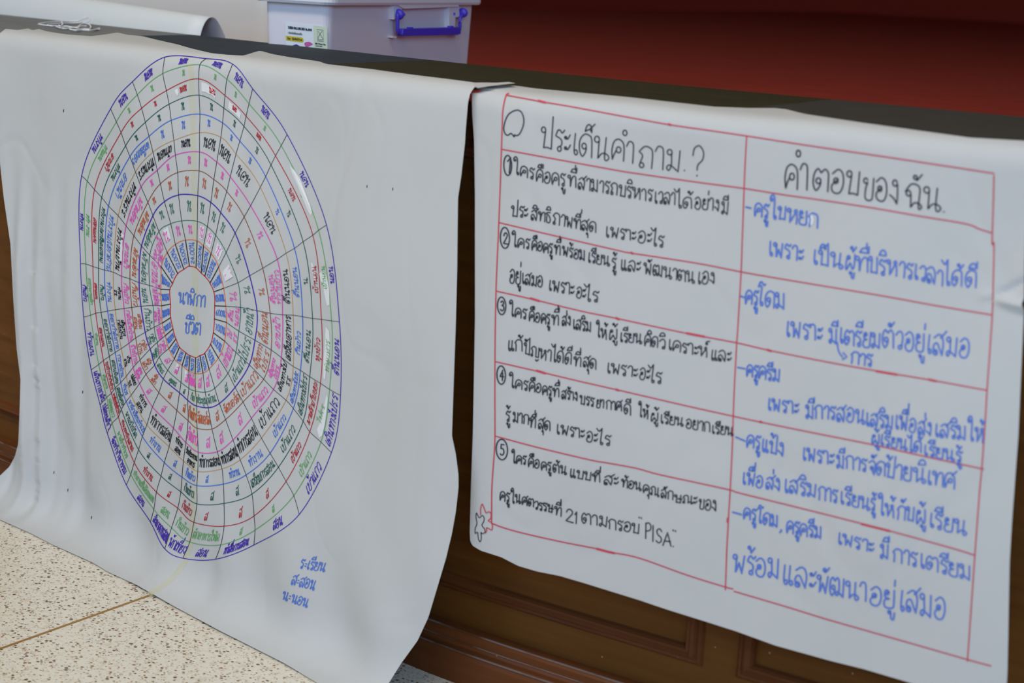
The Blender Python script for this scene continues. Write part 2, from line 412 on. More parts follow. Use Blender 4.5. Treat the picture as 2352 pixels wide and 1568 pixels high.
def resample(poly, n):
    poly = np.asarray(poly, float); s = np.concatenate([[0], np.cumsum(np.linalg.norm(np.diff(poly, axis=0), axis=1))]); s /= s[-1]
    t = np.linspace(0, 1, n)
    return np.stack([np.interp(t, s, poly[:, 0]), np.interp(t, s, poly[:, 1])], 1)
def smooth_line(pts, sub=6):
    p = np.asarray(pts, float)
    if len(p) < 3: return resample(p, 2 * sub)
    q = np.vstack([2 * p[0] - p[1], p, 2 * p[-1] - p[-2]]); out = []
    for i in range(1, len(q) - 2):
        for t in np.linspace(0, 1, sub, endpoint=False):
            a, b, c, d = q[i - 1], q[i], q[i + 1], q[i + 2]
            out.append(0.5 * (2 * b + (c - a) * t + (2 * a - 5 * b + 4 * c - d) * t * t + (3 * b - a - 3 * c + d) * t ** 3))
    out.append(p[-1]); return np.array(out)
def coons(top, bot, left, right, nu, nv):
    T, Bt, Lf, Rt = resample(top, nu), resample(bot, nu), resample(left, nv), resample(right, nv)
    s = np.linspace(0, 1, nu)[None, :, None]; t = np.linspace(0, 1, nv)[:, None, None]
    return (1 - t) * T[None] + t * Bt[None] + (1 - s) * Lf[:, None] + s * Rt[:, None] - (
        (1 - s) * (1 - t) * T[0] + s * (1 - t) * T[-1] + (1 - s) * t * Bt[0] + s * t * Bt[-1])
def sheet(name, top, bot, left, right, F, parent, nu, nv, flap=None):
    G = coons(top, bot, left, right, nu, nv)
    V = unproject(G.reshape(-1, 2), F)
    mb = MB(); mb.grid(V.reshape(nv, nu, 3))
    if flap is not None:
        b = len(mb.v); W = unproject(np.array(flap, float), F, 0.0006)
        mb.v.extend([tuple(w) for w in W]); mb.f.append(tuple(b + i for i in range(len(flap))))
    return mb.build(name, paper, parent, smooth=True)

wheel_poster = empty('wheel_poster', tuple(unproject([(525, 127)], surf_wheel)[0]))
tag(wheel_poster, 'large white paper sheet with a hand-drawn multicoloured wheel, draped down to the floor', 'poster')
sheet('paper_sheet',
      [(-8, 84), (0, 76), (13, 66), (40, 69), (66, 65), (74, 70), (88, 66), (107, 72), (153, 79), (209, 83), (242, 79), (270, 74.5), (293, 80), (327, 83), (357, 90.6), (408, 102), (439, 111), (485, 122), (525, 126), (559, 127.6), (594, 117), (600, 117), (625, 124), (664, 131), (733, 141), (750, 147), (855, 159), (944, 171), (1034, 182), (1080, 188), (1098, 191)],
      [(-46, 1166), (0, 1193), (72, 1225), (120, 1250), (214, 1292), (246, 1312), (312, 1342), (348, 1362), (402, 1393), (507, 1449), (652, 1522), (725, 1566), (800, 1607), (858, 1640)],
      [(-8, 84), (-5, 200), (0, 375), (8, 450), (24, 560), (30, 680), (38, 800), (47, 870), (45, 940), (42, 1018), (34, 1048), (22, 1071), (0, 1092), (-24, 1112), (-42, 1140), (-46, 1166)],
      [(1098, 191), (1090, 200), (1080, 214), (1075, 234), (1070, 293), (1068, 327), (1060, 400), (1052, 454), (1051, 523), (1050, 618), (1047, 737), (1042, 880), (1038, 1000), (1047, 1043), (1053, 1090), (1053, 1120), (1047, 1174), (1038, 1225), (1024, 1283), (1009, 1333), (995, 1380), (984, 1417), (959, 1471), (922, 1522), (893, 1568), (858, 1640)],
      surf_wheel, wheel_poster, 170, 190,
      flap=[(1088, 190), (1100, 189.5), (1140, 190), (1168, 188), (1184, 191), (1150, 194.5), (1123, 198), (1098, 202), (1090, 199)])

table_poster = empty('question_poster', tuple(unproject([(1700, 240)], surf_table)[0]))
tag(table_poster, 'smaller white paper sheet with a red ruled question table, hanging at right', 'poster')
sheet('paper_sheet',
      [(1085, 211), (1092, 203), (1108, 199), (1123, 197.5), (1183, 196.5), (1229, 203), (1445, 223), (1560, 236), (1641, 245), (1720, 248), (1780, 248), (1807, 251), (1830, 257), (1851, 262), (1984, 282), (2106, 299), (2228, 316), (2352, 323), (2362, 325)],
      [(1080, 1240), (1084, 1252), (1104, 1264), (1151, 1279), (1190, 1299), (1234, 1312), (1285, 1322), (1343, 1339), (1401, 1357), (1466, 1377), (1531, 1399), (1611, 1424), (1690, 1449), (1781, 1482), (1911, 1518), (1984, 1536), (2082, 1565), (2200, 1604), (2308, 1640)],
      [(1085, 211), (1084, 235), (1085, 266), (1089, 324), (1091, 446), (1091, 737), (1088, 900), (1086, 1000), (1082, 1109), (1079, 1220), (1080, 1240)],
      [(2362, 325), (2359, 400), (2356, 500), (2353, 600), (2352, 685), (2346, 699), (2352, 712), (2348, 800), (2339, 1000), (2325, 1188), (2319, 1290), (2314, 1543), (2308, 1640)],
      surf_table, table_poster, 170, 160)
# ------------------------------------------------------------------ pen strokes
# single-line Thai hand: x-height 100, strokes split by '|', '@cx,cy,r,a0,a1' an arc, '!x,y' a corner
GLYPH = {
 'ก': (66, "12,0 13,58 !4,72 22,97 42,98 58,82 60,0"),
 'ข': (56, "@13,84,9,20,330 21,72 15,50 14,14 24,2 40,3 47,20 48,98"),
 'ค': (70, "@36,50,11,180,-160 24,44 15,22 !9,0 4,42 11,84 32,100 54,88 62,60 63,0"),
 'ง': (50, "@26,84,10,10,340 38,74 39,30 !37,0 24,20 5,34"),
 'จ': (54, "@24,46,9,30,-300 32,24 !42,0 47,50 43,86 25,100 4,84"),
 'ฉ': (72, "@15,58,9,10,340 25,50 !26,0 40,22 60,20 69,8 60,-2 56,12 59,80 44,98 22,95 3,64"),
 'ช': (60, "@13,82,8,20,330 20,70 13,52 13,12 22,2 40,3 47,20 46,74 62,106"),
 'ซ': (62, "@13,82,8,20,330 22,90 28,74 16,52 13,12 22,2 40,3 47,20 46,74 62,106"),
 'ญ': (82, "@14,10,8,90,440 20,40 17,58 !6,72 24,97 44,95 51,78 !51,4 !77,4 78,98 | 52,-22 60,-34 78,-16"),
 'ฐ': (56, "44,98 22,98 !6,84 30,70 44,42 42,10 26,0 12,12 12,58 | 10,-26 24,-40 30,-24 44,-40 48,-20"),
 'ฒ': (92, "@24,44,9,20,330 31,22 17,0 5,30 7,78 20,97 31,80 42,98 53,86 55,26 46,4 37,13 46,25 60,18 !78,0 79,98"),
 'ณ': (88, "@14,10,8,90,440 20,40 17,58 !6,72 24,97 42,95 49,78 !49,2 62,20 80,18 87,7 79,-2 74,10 75,98"),
 'ด': (66, "@25,46,10,0,340 32,22 17,0 4,30 6,72 24,97 44,97 58,80 60,0"),
 'ต': (72, "@25,44,10,0,340 32,22 17,0 4,30 6,74 20,98 !34,80 48,98 61,88 65,66 66,0"),
 'ถ': (70, "@20,9,9,180,540 16,30 21,56 !6,72 26,98 46,98 61,78 62,0"),
 'ท': (68, "@13,85,10,0,340 22,72 !23,0 29,54 42,90 54,95 62,80 63,0"),
 'ธ': (54, "44,98 22,98 !6,84 30,70 45,42 43,10 27,-1 13,12 14,62"),
 'น': (74, "@14,84,11,0,340 24,70 !22,0 38,24 58,26 72,12 62,-3 52,10 55,98"),
 'บ': (62, "@13,85,10,0,340 22,72 19,30 !17,3 34,7 !53,1 54,98"),
 'ป': (62, "@13,85,10,0,340 22,72 19,30 !17,3 34,7 !53,1 55,150"),
 'ผ': (62, "@19,80,9,20,340 9,66 6,12 12,1 !31,46 !46,1 56,20 57,98"),
 'พ': (72, "@13,85,10,0,340 21,72 !21,0 !36,56 !53,0 61,98"),
 'ฬ': (80, "@13,85,10,0,340 21,72 !21,0 !36,56 !53,0 60,70 66,102 78,112"),
 'ภ': (74, "@18,9,9,180,540 25,40 21,58 !5,72 26,98 48,98 64,78 65,0"),
 'ม': (68, "@14,85,10,0,340 23,70 25,24 16,0 7,11 14,25 30,20 !55,0 56,98"),
 'ย': (58, "@18,82,9,40,370 8,70 14,54 !30,50 10,42 7,14 18,1 40,2 50,16 51,98"),
 'ร': (48, "@29,10,9,90,440 38,30 34,54 !7,68 15,94 26,96 36,84 47,99"),
 'ล': (66, "@17,12,10,0,340 6,26 11,52 26,56 38,32 !52,0 57,56 48,92 30,100 8,82"),
 'ว': (50, "@31,10,9,0,350 41,30 43,68 36,93 21,99 4,78"),
 'ศ': (72, "@36,50,11,180,-160 24,44 15,22 !9,0 4,42 11,84 32,100 50,88 61,60 62,0 | 44,84 70,118"),
 'ษ': (66, "@13,85,10,0,340 22,72 19,30 !17,3 34,7 !53,1 54,98 | 32,48 44,58 48,44 68,52"),
 'ส': (68, "@17,12,10,0,340 6,26 11,52 26,56 38,32 !52,0 57,56 48,92 30,100 8,82 | 42,84 70,120"),
 'ห': (74, "@13,85,10,0,340 22,72 !22,0 46,58 62,82 56,96 46,86 52,70 63,58 64,0"),
 'อ': (64, "@24,52,9,0,-330 10,34 10,12 24,0 44,5 55,40 50,84 30,100 8,80"),
 'ะ': (36, "@11,70,5,90,440 20,64 32,86 | @11,20,5,90,440 20,14 34,38"),
 'า': (46, "4,74 14,96 28,97 37,80 38,0"),
 'ำ': (46, "4,74 14,96 28,97 37,80 38,0 | @-8,134,10,90,450"),
 'เ': (28, "8,98 7,24 14,1 23,8 19,23 9,20"),
 'แ': (52, "8,98 7,24 14,1 23,8 19,23 9,20 | 32,98 31,24 38,1 47,8 43,23 33,20"),
 'โ': (34, "8,20 19,23 23,8 14,1 7,24 11,100 8,126 !-10,118 2,150 14,146 24,132 34,140"),
 'ใ': (44, "22,20 33,23 37,8 28,1 21,24 23,110 19,158 4,166 -8,144 -2,124 10,132 4,142"),
 'ไ': (30, "8,20 19,23 23,8 14,1 7,24 !9,164 -4,134 -12,134 -26,156"),
 'ๆ': (40, "@13,85,10,0,340 22,70 20,0"),
 'ิ': (0, "-48,118 -38,144 -22,150 -10,136 !-8,118 -48,118"),
 'ี': (0, "-48,118 -38,142 -22,148 -10,134 !-6,118 -48,120 | -6,118 -5,158"),
 'ึ': (0, "-48,118 -38,144 -22,150 -10,136 !-8,118 -48,118 | @-4,140,5,90,450"),
 'ื': (0, "-52,120 -44,142 -32,146 -22,132 !-20,118 -52,120 | -20,118 -19,154 | -6,118 -5,152"),
 'ุ': (0, "@-16,-22,6,0,340 -9,-30 -9,-58"),
 'ู': (0, "@-26,-20,6,0,340 -19,-30 -17,-52 -6,-56 -3,-20"),
 'ั': (0, "@-30,130,7,0,-330 -24,118 -4,146"),
 '็': (0, "-44,116 -38,142 -26,150 -16,136 !-14,114 -24,128 !-44,116 | -22,132 -2,156"),
 '่': (0, "-8,124 -7,156"),
 '้': (0, "@-30,142,6,0,-330 -22,128 !-20,116 -2,146"),
 '์': (0, "@-18,126,6,90,-240 -24,140 -14,150 2,156"),
 '0': (56, "28,100 10,84 5,46 12,12 28,0 44,14 51,52 44,86 28,100"),
 '1': (26, "6,74 !16,100 15,0"),
 '2': (52, "8,72 14,92 28,100 42,86 38,60 !6,2 50,0"),
 '3': (48, "8,84 22,100 38,88 36,66 !20,56 40,46 44,20 26,0 6,12"),
 '4': (54, "34,100 !6,36 50,38 | 36,70 35,0"),
 '5': (50, "44,98 !12,98 !10,58 30,60 44,36 36,8 18,0 4,10"),
 '6': (48, "40,98 14,64 6,28 20,0 40,10 42,36 26,50 8,32"),
 '7': (46, "6,96 !42,96 20,0"),
 '8': (50, "26,52 8,72 16,96 34,98 42,78 26,52 6,26 14,4 36,0 46,22 26,52"),
 '9': (48, "40,80 24,100 8,82 14,58 32,56 !42,86 34,0"),
 'P': (56, "10,0 9,100 | 8,96 34,102 50,84 44,58 12,48"),
 'I': (26, "12,100 11,0"),
 'S': (60, "52,84 34,102 12,86 20,58 46,38 48,12 26,-2 6,12"),
 'A': (66, "4,0 !34,102 60,0 | 14,36 56,34"),
 '.': (20, "8,3 10,5"), ',': (24, "10,8 14,2 6,-20"), '-': (46, "4,50 40,46"), '=': (40, "10,62 26,62 | 10,34 26,34"),
 '?': (54, "8,70 12,94 30,104 46,84 44,58 28,40 26,22 | 26,2 27,5"),
 '(': (26, "22,120 8,86 8,20 20,-16"), ')': (26, "4,120 18,86 18,20 6,-16"),
 '"': (30, "8,100 10,84 | 20,100 22,84"), ' ': (34, ""),
}
UPPER = set('ิีึืั็')
def arc_pts(spec):
    cx, cy, r, a0, a1 = map(float, spec.split(','))
    n = max(4, int(abs(a1 - a0) / 40))
    return [(cx + r * math.cos(math.radians(a)), cy + 1.25 * r * math.sin(math.radians(a))) for a in np.linspace(a0, a1, n + 1)]
def parse(spec):
    out = []
    for st in spec.split('|'):
        runs = [[]]
        for tok in st.split():
            if tok[0] == '@': runs[-1].extend(arc_pts(tok[1:]))
            elif tok[0] == '!':
                p = tuple(map(float, tok[1:].split(','))); runs[-1].append(p); runs.append([p])
            else: runs[-1].append(tuple(map(float, tok.split(','))))
        line = []
        for r in runs:
            if len(r) < 2: continue
            q = smooth_line(r, 4 if len(r) > 2 else 3)
            line.append(q if not line else q[1:])
        if line: out.append(np.vstack(line))
    return out
FONT = {k: (w, parse(s)) for k, (w, s) in GLYPH.items()}
def layout(text, rng):
    x = 0.0; lines = []; up = False; raise_ = 0; tall = False
    for ch in text:
        if ch not in FONT: continue
        w, st = FONT[ch]
        dx = dy = 0.0
        if w == 0:
            if tall and ch not in 'ุู': dx = -16
            if ch in UPPER: up = True
            elif ch in '่้์' and up: dy = 34
        else:
            if ch == 'ำ':
                pass
            up = False; tall = ch in 'ปฬ'
        sc = 1 + rng.uniform(-0.05, 0.05); jy = rng.uniform(-3, 3); sk = rng.uniform(-0.04, 0.04)
        for q in st:
            p = q.copy(); p[:, 1] = p[:, 1] * sc + jy + dy
            p[:, 0] = p[:, 0] + dx + x + sk * p[:, 1]
            lines.append(p)
        x += w
    return lines, max(x - 6, 8.0)
class Ink:
    def __init__(s): s.p = []; s.f = []; s.n = 0
    def stroke(s, line, wpx, closed=False):
        q = np.asarray(line, float)
        if len(q) < 2: return
        keep = np.concatenate([[True], np.linalg.norm(np.diff(q, axis=0), axis=1) > 0.02]); q = q[keep]
        if len(q) < 2: return
        if closed: d = np.roll(q, -1, 0) - np.roll(q, 1, 0)
        else: d = np.gradient(q, axis=0)
        l = np.linalg.norm(d, axis=1); l[l == 0] = 1; d /= l[:, None]
        nrm = np.stack([-d[:, 1], d[:, 0]], 1) * (wpx * 0.5)
        b = s.n; n = len(q)
        s.p.append(np.stack([q + nrm, q - nrm], 1).reshape(-1, 2)); s.n += 2 * n
        for i in range(n if closed else n - 1):
            j = (i + 1) % n
            s.f.append((b + 2 * i, b + 2 * i + 1, b + 2 * j + 1, b + 2 * j))
        if not closed:
            dots = [0, n - 1]
            ang = np.einsum('ij,ij->i', d[1:], d[:-1])
            dots += [int(i) for i in np.where(ang < 0.55)[0] + 1]
            for i in set(dots): s.dot(q[i], wpx * 0.5)
    def dot(s, c, r, ry=None):
        b = s.n; a = np.arange(8) * math.pi / 4
        s.p.append(np.stack([c[0] + r * np.cos(a), c[1] + (ry or r) * np.sin(a)], 1)); s.n += 8
        s.f.append(tuple(b + k for k in range(8)))
    def poly(s, pts):
        b = s.n; s.p.append(np.asarray(pts, float)); s.n += len(pts); s.f.append(tuple(range(b, s.n)))
    def text(s, text, fn, wpx, seed=0):
        rng = random.Random(hash_str(text) + seed)
        lines, W = layout(text, rng)
        for q in lines:
            s.stroke(fn(q[:, 0] / W, q[:, 1] / 100.0), wpx)
    def build_multi(s, name, mats, F, parent, eps):     # faces carry their own ink
        o = mesh_obj(name, unproject(np.vstack(s.p), F, eps), s.f, None, parent, False)
        for m in mats: o.data.materials.append(m)
        o.data.polygons.foreach_set('material_index', s.mi)
        return o
    def build(s, name, mat, F, parent, eps):
        if not s.n: return None
        V = unproject(np.vstack(s.p), F, eps)
        return mesh_obj(name, V, s.f, mat, parent, False)
def hash_str(t):
    h = 7
    for c in t: h = (h * 31 + ord(c)) % 100003
    return h
def line_fn(x0, y0, x1, y1, h, lean=0.045):
    a = np.array([x0, y0], float); b = np.array([x1, y1], float); up = np.array([lean, -1.0]) * h
    return lambda u, v: a + u[:, None] * (b - a) + v[:, None] * up

# ---- ink colours
I_BLACK = ink('black_marker', (46, 46, 58)); I_BLUE = ink('blue_marker', (80, 112, 192)); I_RED = ink('red_marker', (184, 68, 82))
I_VIOLET = ink('violet_marker', (66, 40, 158)); I_GREEN = ink('light_green_marker', (92, 158, 92)); I_CRIMSON = ink('crimson_marker', (166, 38, 46))
I_DKGREEN = ink('dark_green_marker', (20, 84, 76)); I_TBLUE = ink('mid_blue_marker', (62, 106, 196)); I_TAN = ink('tan_marker', (160, 140, 104))
I_PINK = ink('pink_marker', (214, 84, 176)); I_MAG = ink('magenta_marker', (196, 78, 170)); I_BROWN = ink('brown_marker', (138, 74, 52))
I_RUST = ink('rust_marker', (176, 84, 44)); I_TEAL = ink('teal_marker', (44, 104, 88)); I_ORANGE = ink('orange_marker', (206, 104, 62))
I_HUB = ink('hub_red_marker', (186, 44, 46)); I_INKBLACK = ink('jet_black_marker', (26, 26, 34)); I_PEN = ink('thin_black_pen', (40, 50, 58)); I_OCHRE = ink('ochre_marker', (182, 134, 60))
WHITEOUT = material('correction_fluid', (0.74, 0.75, 0.76), 0.7)
STAIN = material('yellowed_fold', (0.80, 0.78, 0.52), 0.8, 0.2, Alpha=0.32)

# ------------------------------------------------------------------ the wheel drawing
# ring crossings on the 24 spokes, hub to rim
SPK = [
 [(435,611),(425.8,551),(417,507),(410,447.5),(407.7,396),(402.5,356),(399,322),(393,276),(388,239),(382,208),(374,168.6),(378,131)],
 [(450,615),(452.5,553),(453,508),(454,449),(457,392),(458,348.5),(458,304.6),(459,262),(457,218.5),(456,180.6),(459,148),(473,134)],
 [(462,627),(467,564.6),(476,520),(484,464.7),(491,412),(497.6,372),(507,315),(511,282),(514,248),(516.5,219),(521,182),(534,147)],
 [(470,634),(484.6,582),(495,540),(506.5,488),(520.5,439),(528.6,405),(542,353),(550.6,323.6),(560,290),(565,266.7),(571.6,238),(580,203)],
 [(482,650),(502,613),(519.4,579),(540,535),(560.4,498),(575,472.5),(597.5,430),(610,405),(622.4,378),(632.8,357),(645.7,334),(659,309)],
 [(491,670),(513,662),(546,649),(573,633),(603.5,615.4),(637,595),(657,581),(676,570),(695.6,555),(718,540),(731.5,528.5),(750,516)],
 [(493,702),(518.7,703),(552.7,705.7),(590,713),(620,719),(648.6,722.6),(673,723.5),(695,727),(718,731),(738,733),(761,736.7),(779,738.5)],
 [(492,732),(519.6,740),(548.4,760),(585.7,781),(623,803.6),(646,820.7),(673,841),(689.6,850),(711,864.6),(736,880),(757,894),(782,908)],
 [(490,764),(515.6,783),(541.5,808.7),(572,837),(605,870),(628,894),(657,919),(673.6,938),(696,967),(711,991),(736.6,1014.4),(761,1039)],
 [(483,790),(501.3,821.5),(523.4,857),(540,889.6),(558,923),(577,960),(600,1005),(620,1040),(639.3,1072.7),(657,1105.5),(674.6,1138),(687,1181)],
 [(470,811),(480,847),(493,891),(503.6,925.7),(517.7,963),(535,1010),(551.5,1055.5),(565,1090.5),(578.5,1134),(583.3,1184),(585.4,1216.5),(583,1251)],
 [(459,816),(466,856),(471,900),(478,936),(486.7,985),(499,1037),(509.6,1076),(512.7,1111),(514.4,1155.4),(514.4,1208),(506.7,1251),(495,1284)],
 [(449,821),(448,857.7),(449,898),(451.6,932),(452.5,982.6),(455,1037.7),(454,1082),(452,1115),(452,1157),(445,1199),(435.8,1244),(420,1281)],
 [(436,816),(433.5,851),(433.5,891),(431,919),(431.8,966),(426.6,1016),(421,1058),(417.7,1095),(415,1128.7),(408,1166.6),(393.6,1212),(378,1260)],
 [(427,810),(418,839),(415.4,878),(412,901.6),(406,942),(398,982.6),(388,1025.6),(377,1062),(369.5,1093),(359,1129.6),(353,1169),(345,1198)],
 [(412,797),(400,824),(385,850),(375,870),(364.6,901),(350,934),(337,975),(326.7,1002),(318,1032.5),(308,1062),(300,1089),(290,1113)],
 [(404,778),(387.5,800),(366,819),(355,838),(335,859.4),(320,881),(301,907),(289.7,921.4),(278.5,939.5),(271.6,956.7),(257,972),(246,995)],
 [(397,755),(379,771),(361,786),(344.8,801),(321.6,826),(306,843),(289.7,863.7),(276.8,878.4),(264,891),(255.6,902.5),(245,912),(230,929)],
 [(392,729),(372.4,741.6),(354,751),(333,763),(311,776),(295.7,788),(278.5,800),(264.7,808.7),(251,818),(237,827.6),(226,837),(209,849)],
 [(391,698),(370.7,702),(351,701),(324,703),(302.6,705.7),(284.5,708),(264,711),(246.6,714),(232,717),(220,718.8),(208,723.5),(192,728)],
 [(390,665),(369,664),(343,655),(319,648.6),(298,640),(279,634),(260.4,625),(240,620),(226,615.8),(212.7,611.5),(196.7,606),(185,605.5)],
 [(396,651),(370.7,613),(344,586),(325,564.6),(307,541),(289,518),(271,495),(249,473),(233.7,453.5),(217,435.5),(200,415.6),(187,403)],
 [(408,628),(383.6,579),(364.6,531),(351,495),(339.6,464.7),(324,429.4),(311,395),(298,359),(288,334),(277.6,304),(267,279.7),(254,250)],
 [(422,618),(402.5,561),(392,514),(377.5,463),(368,421.7),(360.8,390),(351,349),(342,313),(333.6,281),(325,248.6),(315,217),(304,187)],
]
G = np.array(SPK, float)                              # [spoke][ring][xy]
def ring_at(b, k):                                    # periodic spline along ring b
    k = np.asarray(k, float); i = np.floor(k).astype(int); t = (k - i)[:, None]
    a, p, c, d = G[(i - 1) % 24, b], G[i % 24, b], G[(i + 1) % 24, b], G[(i + 2) % 24, b]
    return 0.5 * (2 * p + (c - a) * t + (2 * a - 5 * p + 4 * c - d) * t * t + (3 * p - a - 3 * c + d) * t ** 3)
def cell(k, b, s, t):                                 # s along the ring, t hub -> rim
    s = np.asarray(s, float); t = np.asarray(t, float)[:, None]
    return ring_at(b, k + s) * (1 - t) + ring_at(b + 1, k + s) * t
W_INK = surf_wheel
RING_MAT = [I_HUB, I_ORANGE, I_TEAL, I_VIOLET, I_BROWN, I_MAG, I_OCHRE, I_TBLUE, I_DKGREEN, I_CRIMSON, I_GREEN, I_VIOLET]
RING_W = [1.9, 1.6, 1.4, 2.3, 1.6, 2.0, 1.2, 1.9, 1.6, 1.7, 1.6, 1.8]
rr = random.Random(5)
st = Ink(); st.stroke(smooth_line([(438, 150), (443, 300), (447, 520), (449, 760), (447, 1000), (443, 1180), (432, 1270), (404, 1318), (372, 1346), (345, 1362)], 20), 13)
st.build('yellowed_fold', STAIN, W_INK, wheel_poster, 0.00022)
for b in range(12):
    i = Ink(); q = ring_at(b, np.arange(0, 24, 1 / 12.0))
    q = q + np.array([[0.35 * math.sin(j * 0.31 + b), 0.35 * math.cos(j * 0.23 + b)] for j in range(len(q))])
    i.stroke(q, RING_W[b], closed=True)
    i.build('ring_line', RING_MAT[b], W_INK, wheel_poster, 0.00042)
for k in range(24):
    i = Ink(); i.stroke(smooth_line(G[k][1:], 5), 1.15)
    i.stroke(smooth_line(G[k][:2], 5), 2.1)
    i.build('spoke_line', I_PEN, W_INK, wheel_poster, 0.00050)
def word(target, text, k, b, wpx, t0=0.80, hf=0.40, s0=None, fill=0.86, jit=0.0):
    lines, Wd = layout(text, random.Random(1))
    m = ring_at(b, np.array([k + 0.0, k + 0.5, k + 1.0])) * 0.45 + ring_at(b + 1, np.array([k + 0.0, k + 0.5, k + 1.0])) * 0.55
    asp = np.array([2.0, 1.0])
    A = np.linalg.norm((m[1] - m[0]) * asp) + np.linalg.norm((m[2] - m[1]) * asp)
    c = (ring_at(b + 1, np.array([k + 0.5])) - ring_at(b, np.array([k + 0.5])))[0] * asp
    T = np.linalg.norm(c)
    w = min(fill, Wd / 100.0 * hf * T * 1.15 / A)
    sc = 0.5 if s0 is None else s0
    sa = sc + w / 2
    target.text(text, lambda u, v: cell(k, b, sa - (u + 0.20 * v * 100.0 / Wd) * w, t0 - v * hf), wpx * 0.64, k * 13 + b)
BANDS = {
 1: (I_PINK, 2.2, 'น|น|น|น|น|น|ตื่น/นอน|ไป/ร.ร|เข้าแถว|ส|ส|ส|กินข้าว|ส|ส|ส|กลับ/บ้าน|กลับบ้าน|เจอน้อง/สอน|พักผ่อน|อาบน้ำ|ดูซีรีส์|น|น'),
 2: (I_TEAL, 2.0, 'น|น|น|น|น|น|อาบน้ำ|ไปร.ร.|เข้าแถว|ส|พักน.|ประชุม|กับ|ส|คุมนร.|ส่งนร.|ปล่อย/เด็ก|กลับ/บ้าน|กินข้าว|นอน|พักผ่อน|พักผ่อน|น|น'),
 3: (I_RUST, 2.1, 'น|น|น|น|น|น|ตื่นนอน|เดินทาง/ไปร.ร|เข้าแถว|จัดบอร์ด|ส|จัดบอร์ด|กินข้าว|ส|ส|ส่ง/เด็ก|ส่ง/เด็ก|กลับ/บ้าน|เตรียม/สอน|กินข้าว|พักผ่อน|พักผ่อน|น|น'),
 4: (I_PINK, 2.3, 'น|น|น|น|น|ตื่นนอน/ทำกับข้าว|อาบน้ำ|เดินทาง/ไปร.ร.|เข้าแถว|ส|ส|ส|กินข้าว|ส|ส|ส|สอน/พิเศษ|ถึงบ้าน|กลับถึงบ้าน|กินข้าว|อาบน้ำ|พักผ่อน|น|น'),
 5: (I_INKBLACK, 2.3, 'นอน|นอน|นอน|นอน|นอน|ตื่นนอน|เตรียมอาหาร|เดินทางไป/ร.ร.|เข้าแถว|ทำการสอน|ทำการสอน|ทำการสอน|รับประทาน/อาหาร|ทำการ/สอน|ทำการสอน|ทำการ/สอน|ปล่อย/นร.|เก็บ/งาน|เดินทาง/กลับบ้าน|ทำงาน/ร.ร.|ทำงานบ้าน|ทำงานร.ร.|ทำงานร.ร.|เข้านอน'),
 6: (I_TBLUE, 2.0, 'น.|น.|น.|น.|น.|ตื่นนอน|กินข้าว|เดินทางไปร.|เข้าแถว|ทำงาน|ทำงาน|ส.|กินข้าว|ส.|ทำงาน|พานักเรียนทำเวร|ทำเวร|กวาดบ้าน|ออกกำลังกาย|ทำงาน|ทำงาน(เอกสาร)|อาบน้ำ|เตรียมของ|น.'),
 7: (I_DKGREEN, 2.0, 'น.|น.|น.|น.|น.|น.|ตื่นนอน|เดินทางไปร.ร|เข้าแถว.|เตรียมการสอน.|ส.|ส.|กินข้าว.|ส.|ส.|พานร.ไปวัด.|สอนพิเศษ|สอนพิเศษ|ออกกำลังกาย|กินข้าว.|ทำงาน.(เตรียมสอน)|ทำงาน.|น.|น.'),
 8: (I_CRIMSON, 2.1, 'นอน|นอน|นอน|นอน|นอน|เข้านอน|หุงข้าว|พาเด็กเก็บขยะ|เข้าแถว|ส|ส|ส|กินข้าว|ส|ทำงาน|ทำเวรหน้าเสาธง|พาเด็กกลับบ้าน|หุงข้าวทำกับข้าว|สอนแผน|สอนแผน|สอนแผน|อาบน้ำ|น.|น.'),
 9: (I_GREEN, 2.0, 'น|น|น|น|น|เข้านอน|ทำอาหาร|ไปร.ร.|เข้าแถว|ส|ส|ตักอาหารให้ด.|กินข้าว|สอน|ทำงานที่ได้รับมอบ|พาเด็กทำเวร|ปล่อยแถว|ทำอาหาร|ทำงาน|ตรวจงานเด็ก|ทำ งาน|ทำแผน|น|น'),
 10: (I_VIOLET, 2.5, 'นอน|นอน|นอน|นอน|นอน|นอน|ตื่นนอน|เดินทางไปร.ร|เข้าแถว|สอน|ทำสื่อการสอน|สอน|พักเที่ยง|สังเกตการสอน|สอน|จัดทำกิจกรรม|ปล่อยเด็ก|เดินทางกลับ|ทำแผน|กินข้าว|ทำงาน|ทำงาน|นอน|นอน'),
}
small = Ink(); small.mi = []; small_mats = []
for b, (mat, wpx, txt) in BANDS.items():
    words = txt.split('|')
    single = b in (5, 7, 8, 10)                        # the largest writing as parts, the rest of the tiny notes as one
    for k, t in enumerate(words):
        tgt = Ink() if single else small
        big = {10: 0.46, 5: 0.44, 9: 0.36, 8: 0.36, 1: 0.46}.get(b, 0.40)
        if '/' in t:
            a1, a2 = t.split('/')
            word(tgt, a1, k, b, wpx * 0.92, 0.48, 0.26); word(tgt, a2, k, b, wpx * 0.92, 0.90, 0.26)
        else:
            s0 = 0.5 + (rr.uniform(-0.12, 0.12) if len(t) < 3 else rr.uniform(-0.03, 0.03))
            word(tgt, t, k, b, wpx, 0.76, big, s0, 0.90 if len(t) > 4 else 0.72)
        if single: tgt.build('cell_writing', mat, W_INK, wheel_poster, 0.00062)
    if not single:
        small_mats.append(mat); small.mi += [len(small_mats) - 1] * (len(small.f) - len(small.mi))
o = small.build_multi('small_cell_writing', small_mats, W_INK, wheel_poster, 0.00062); o['kind'] = 'stuff'
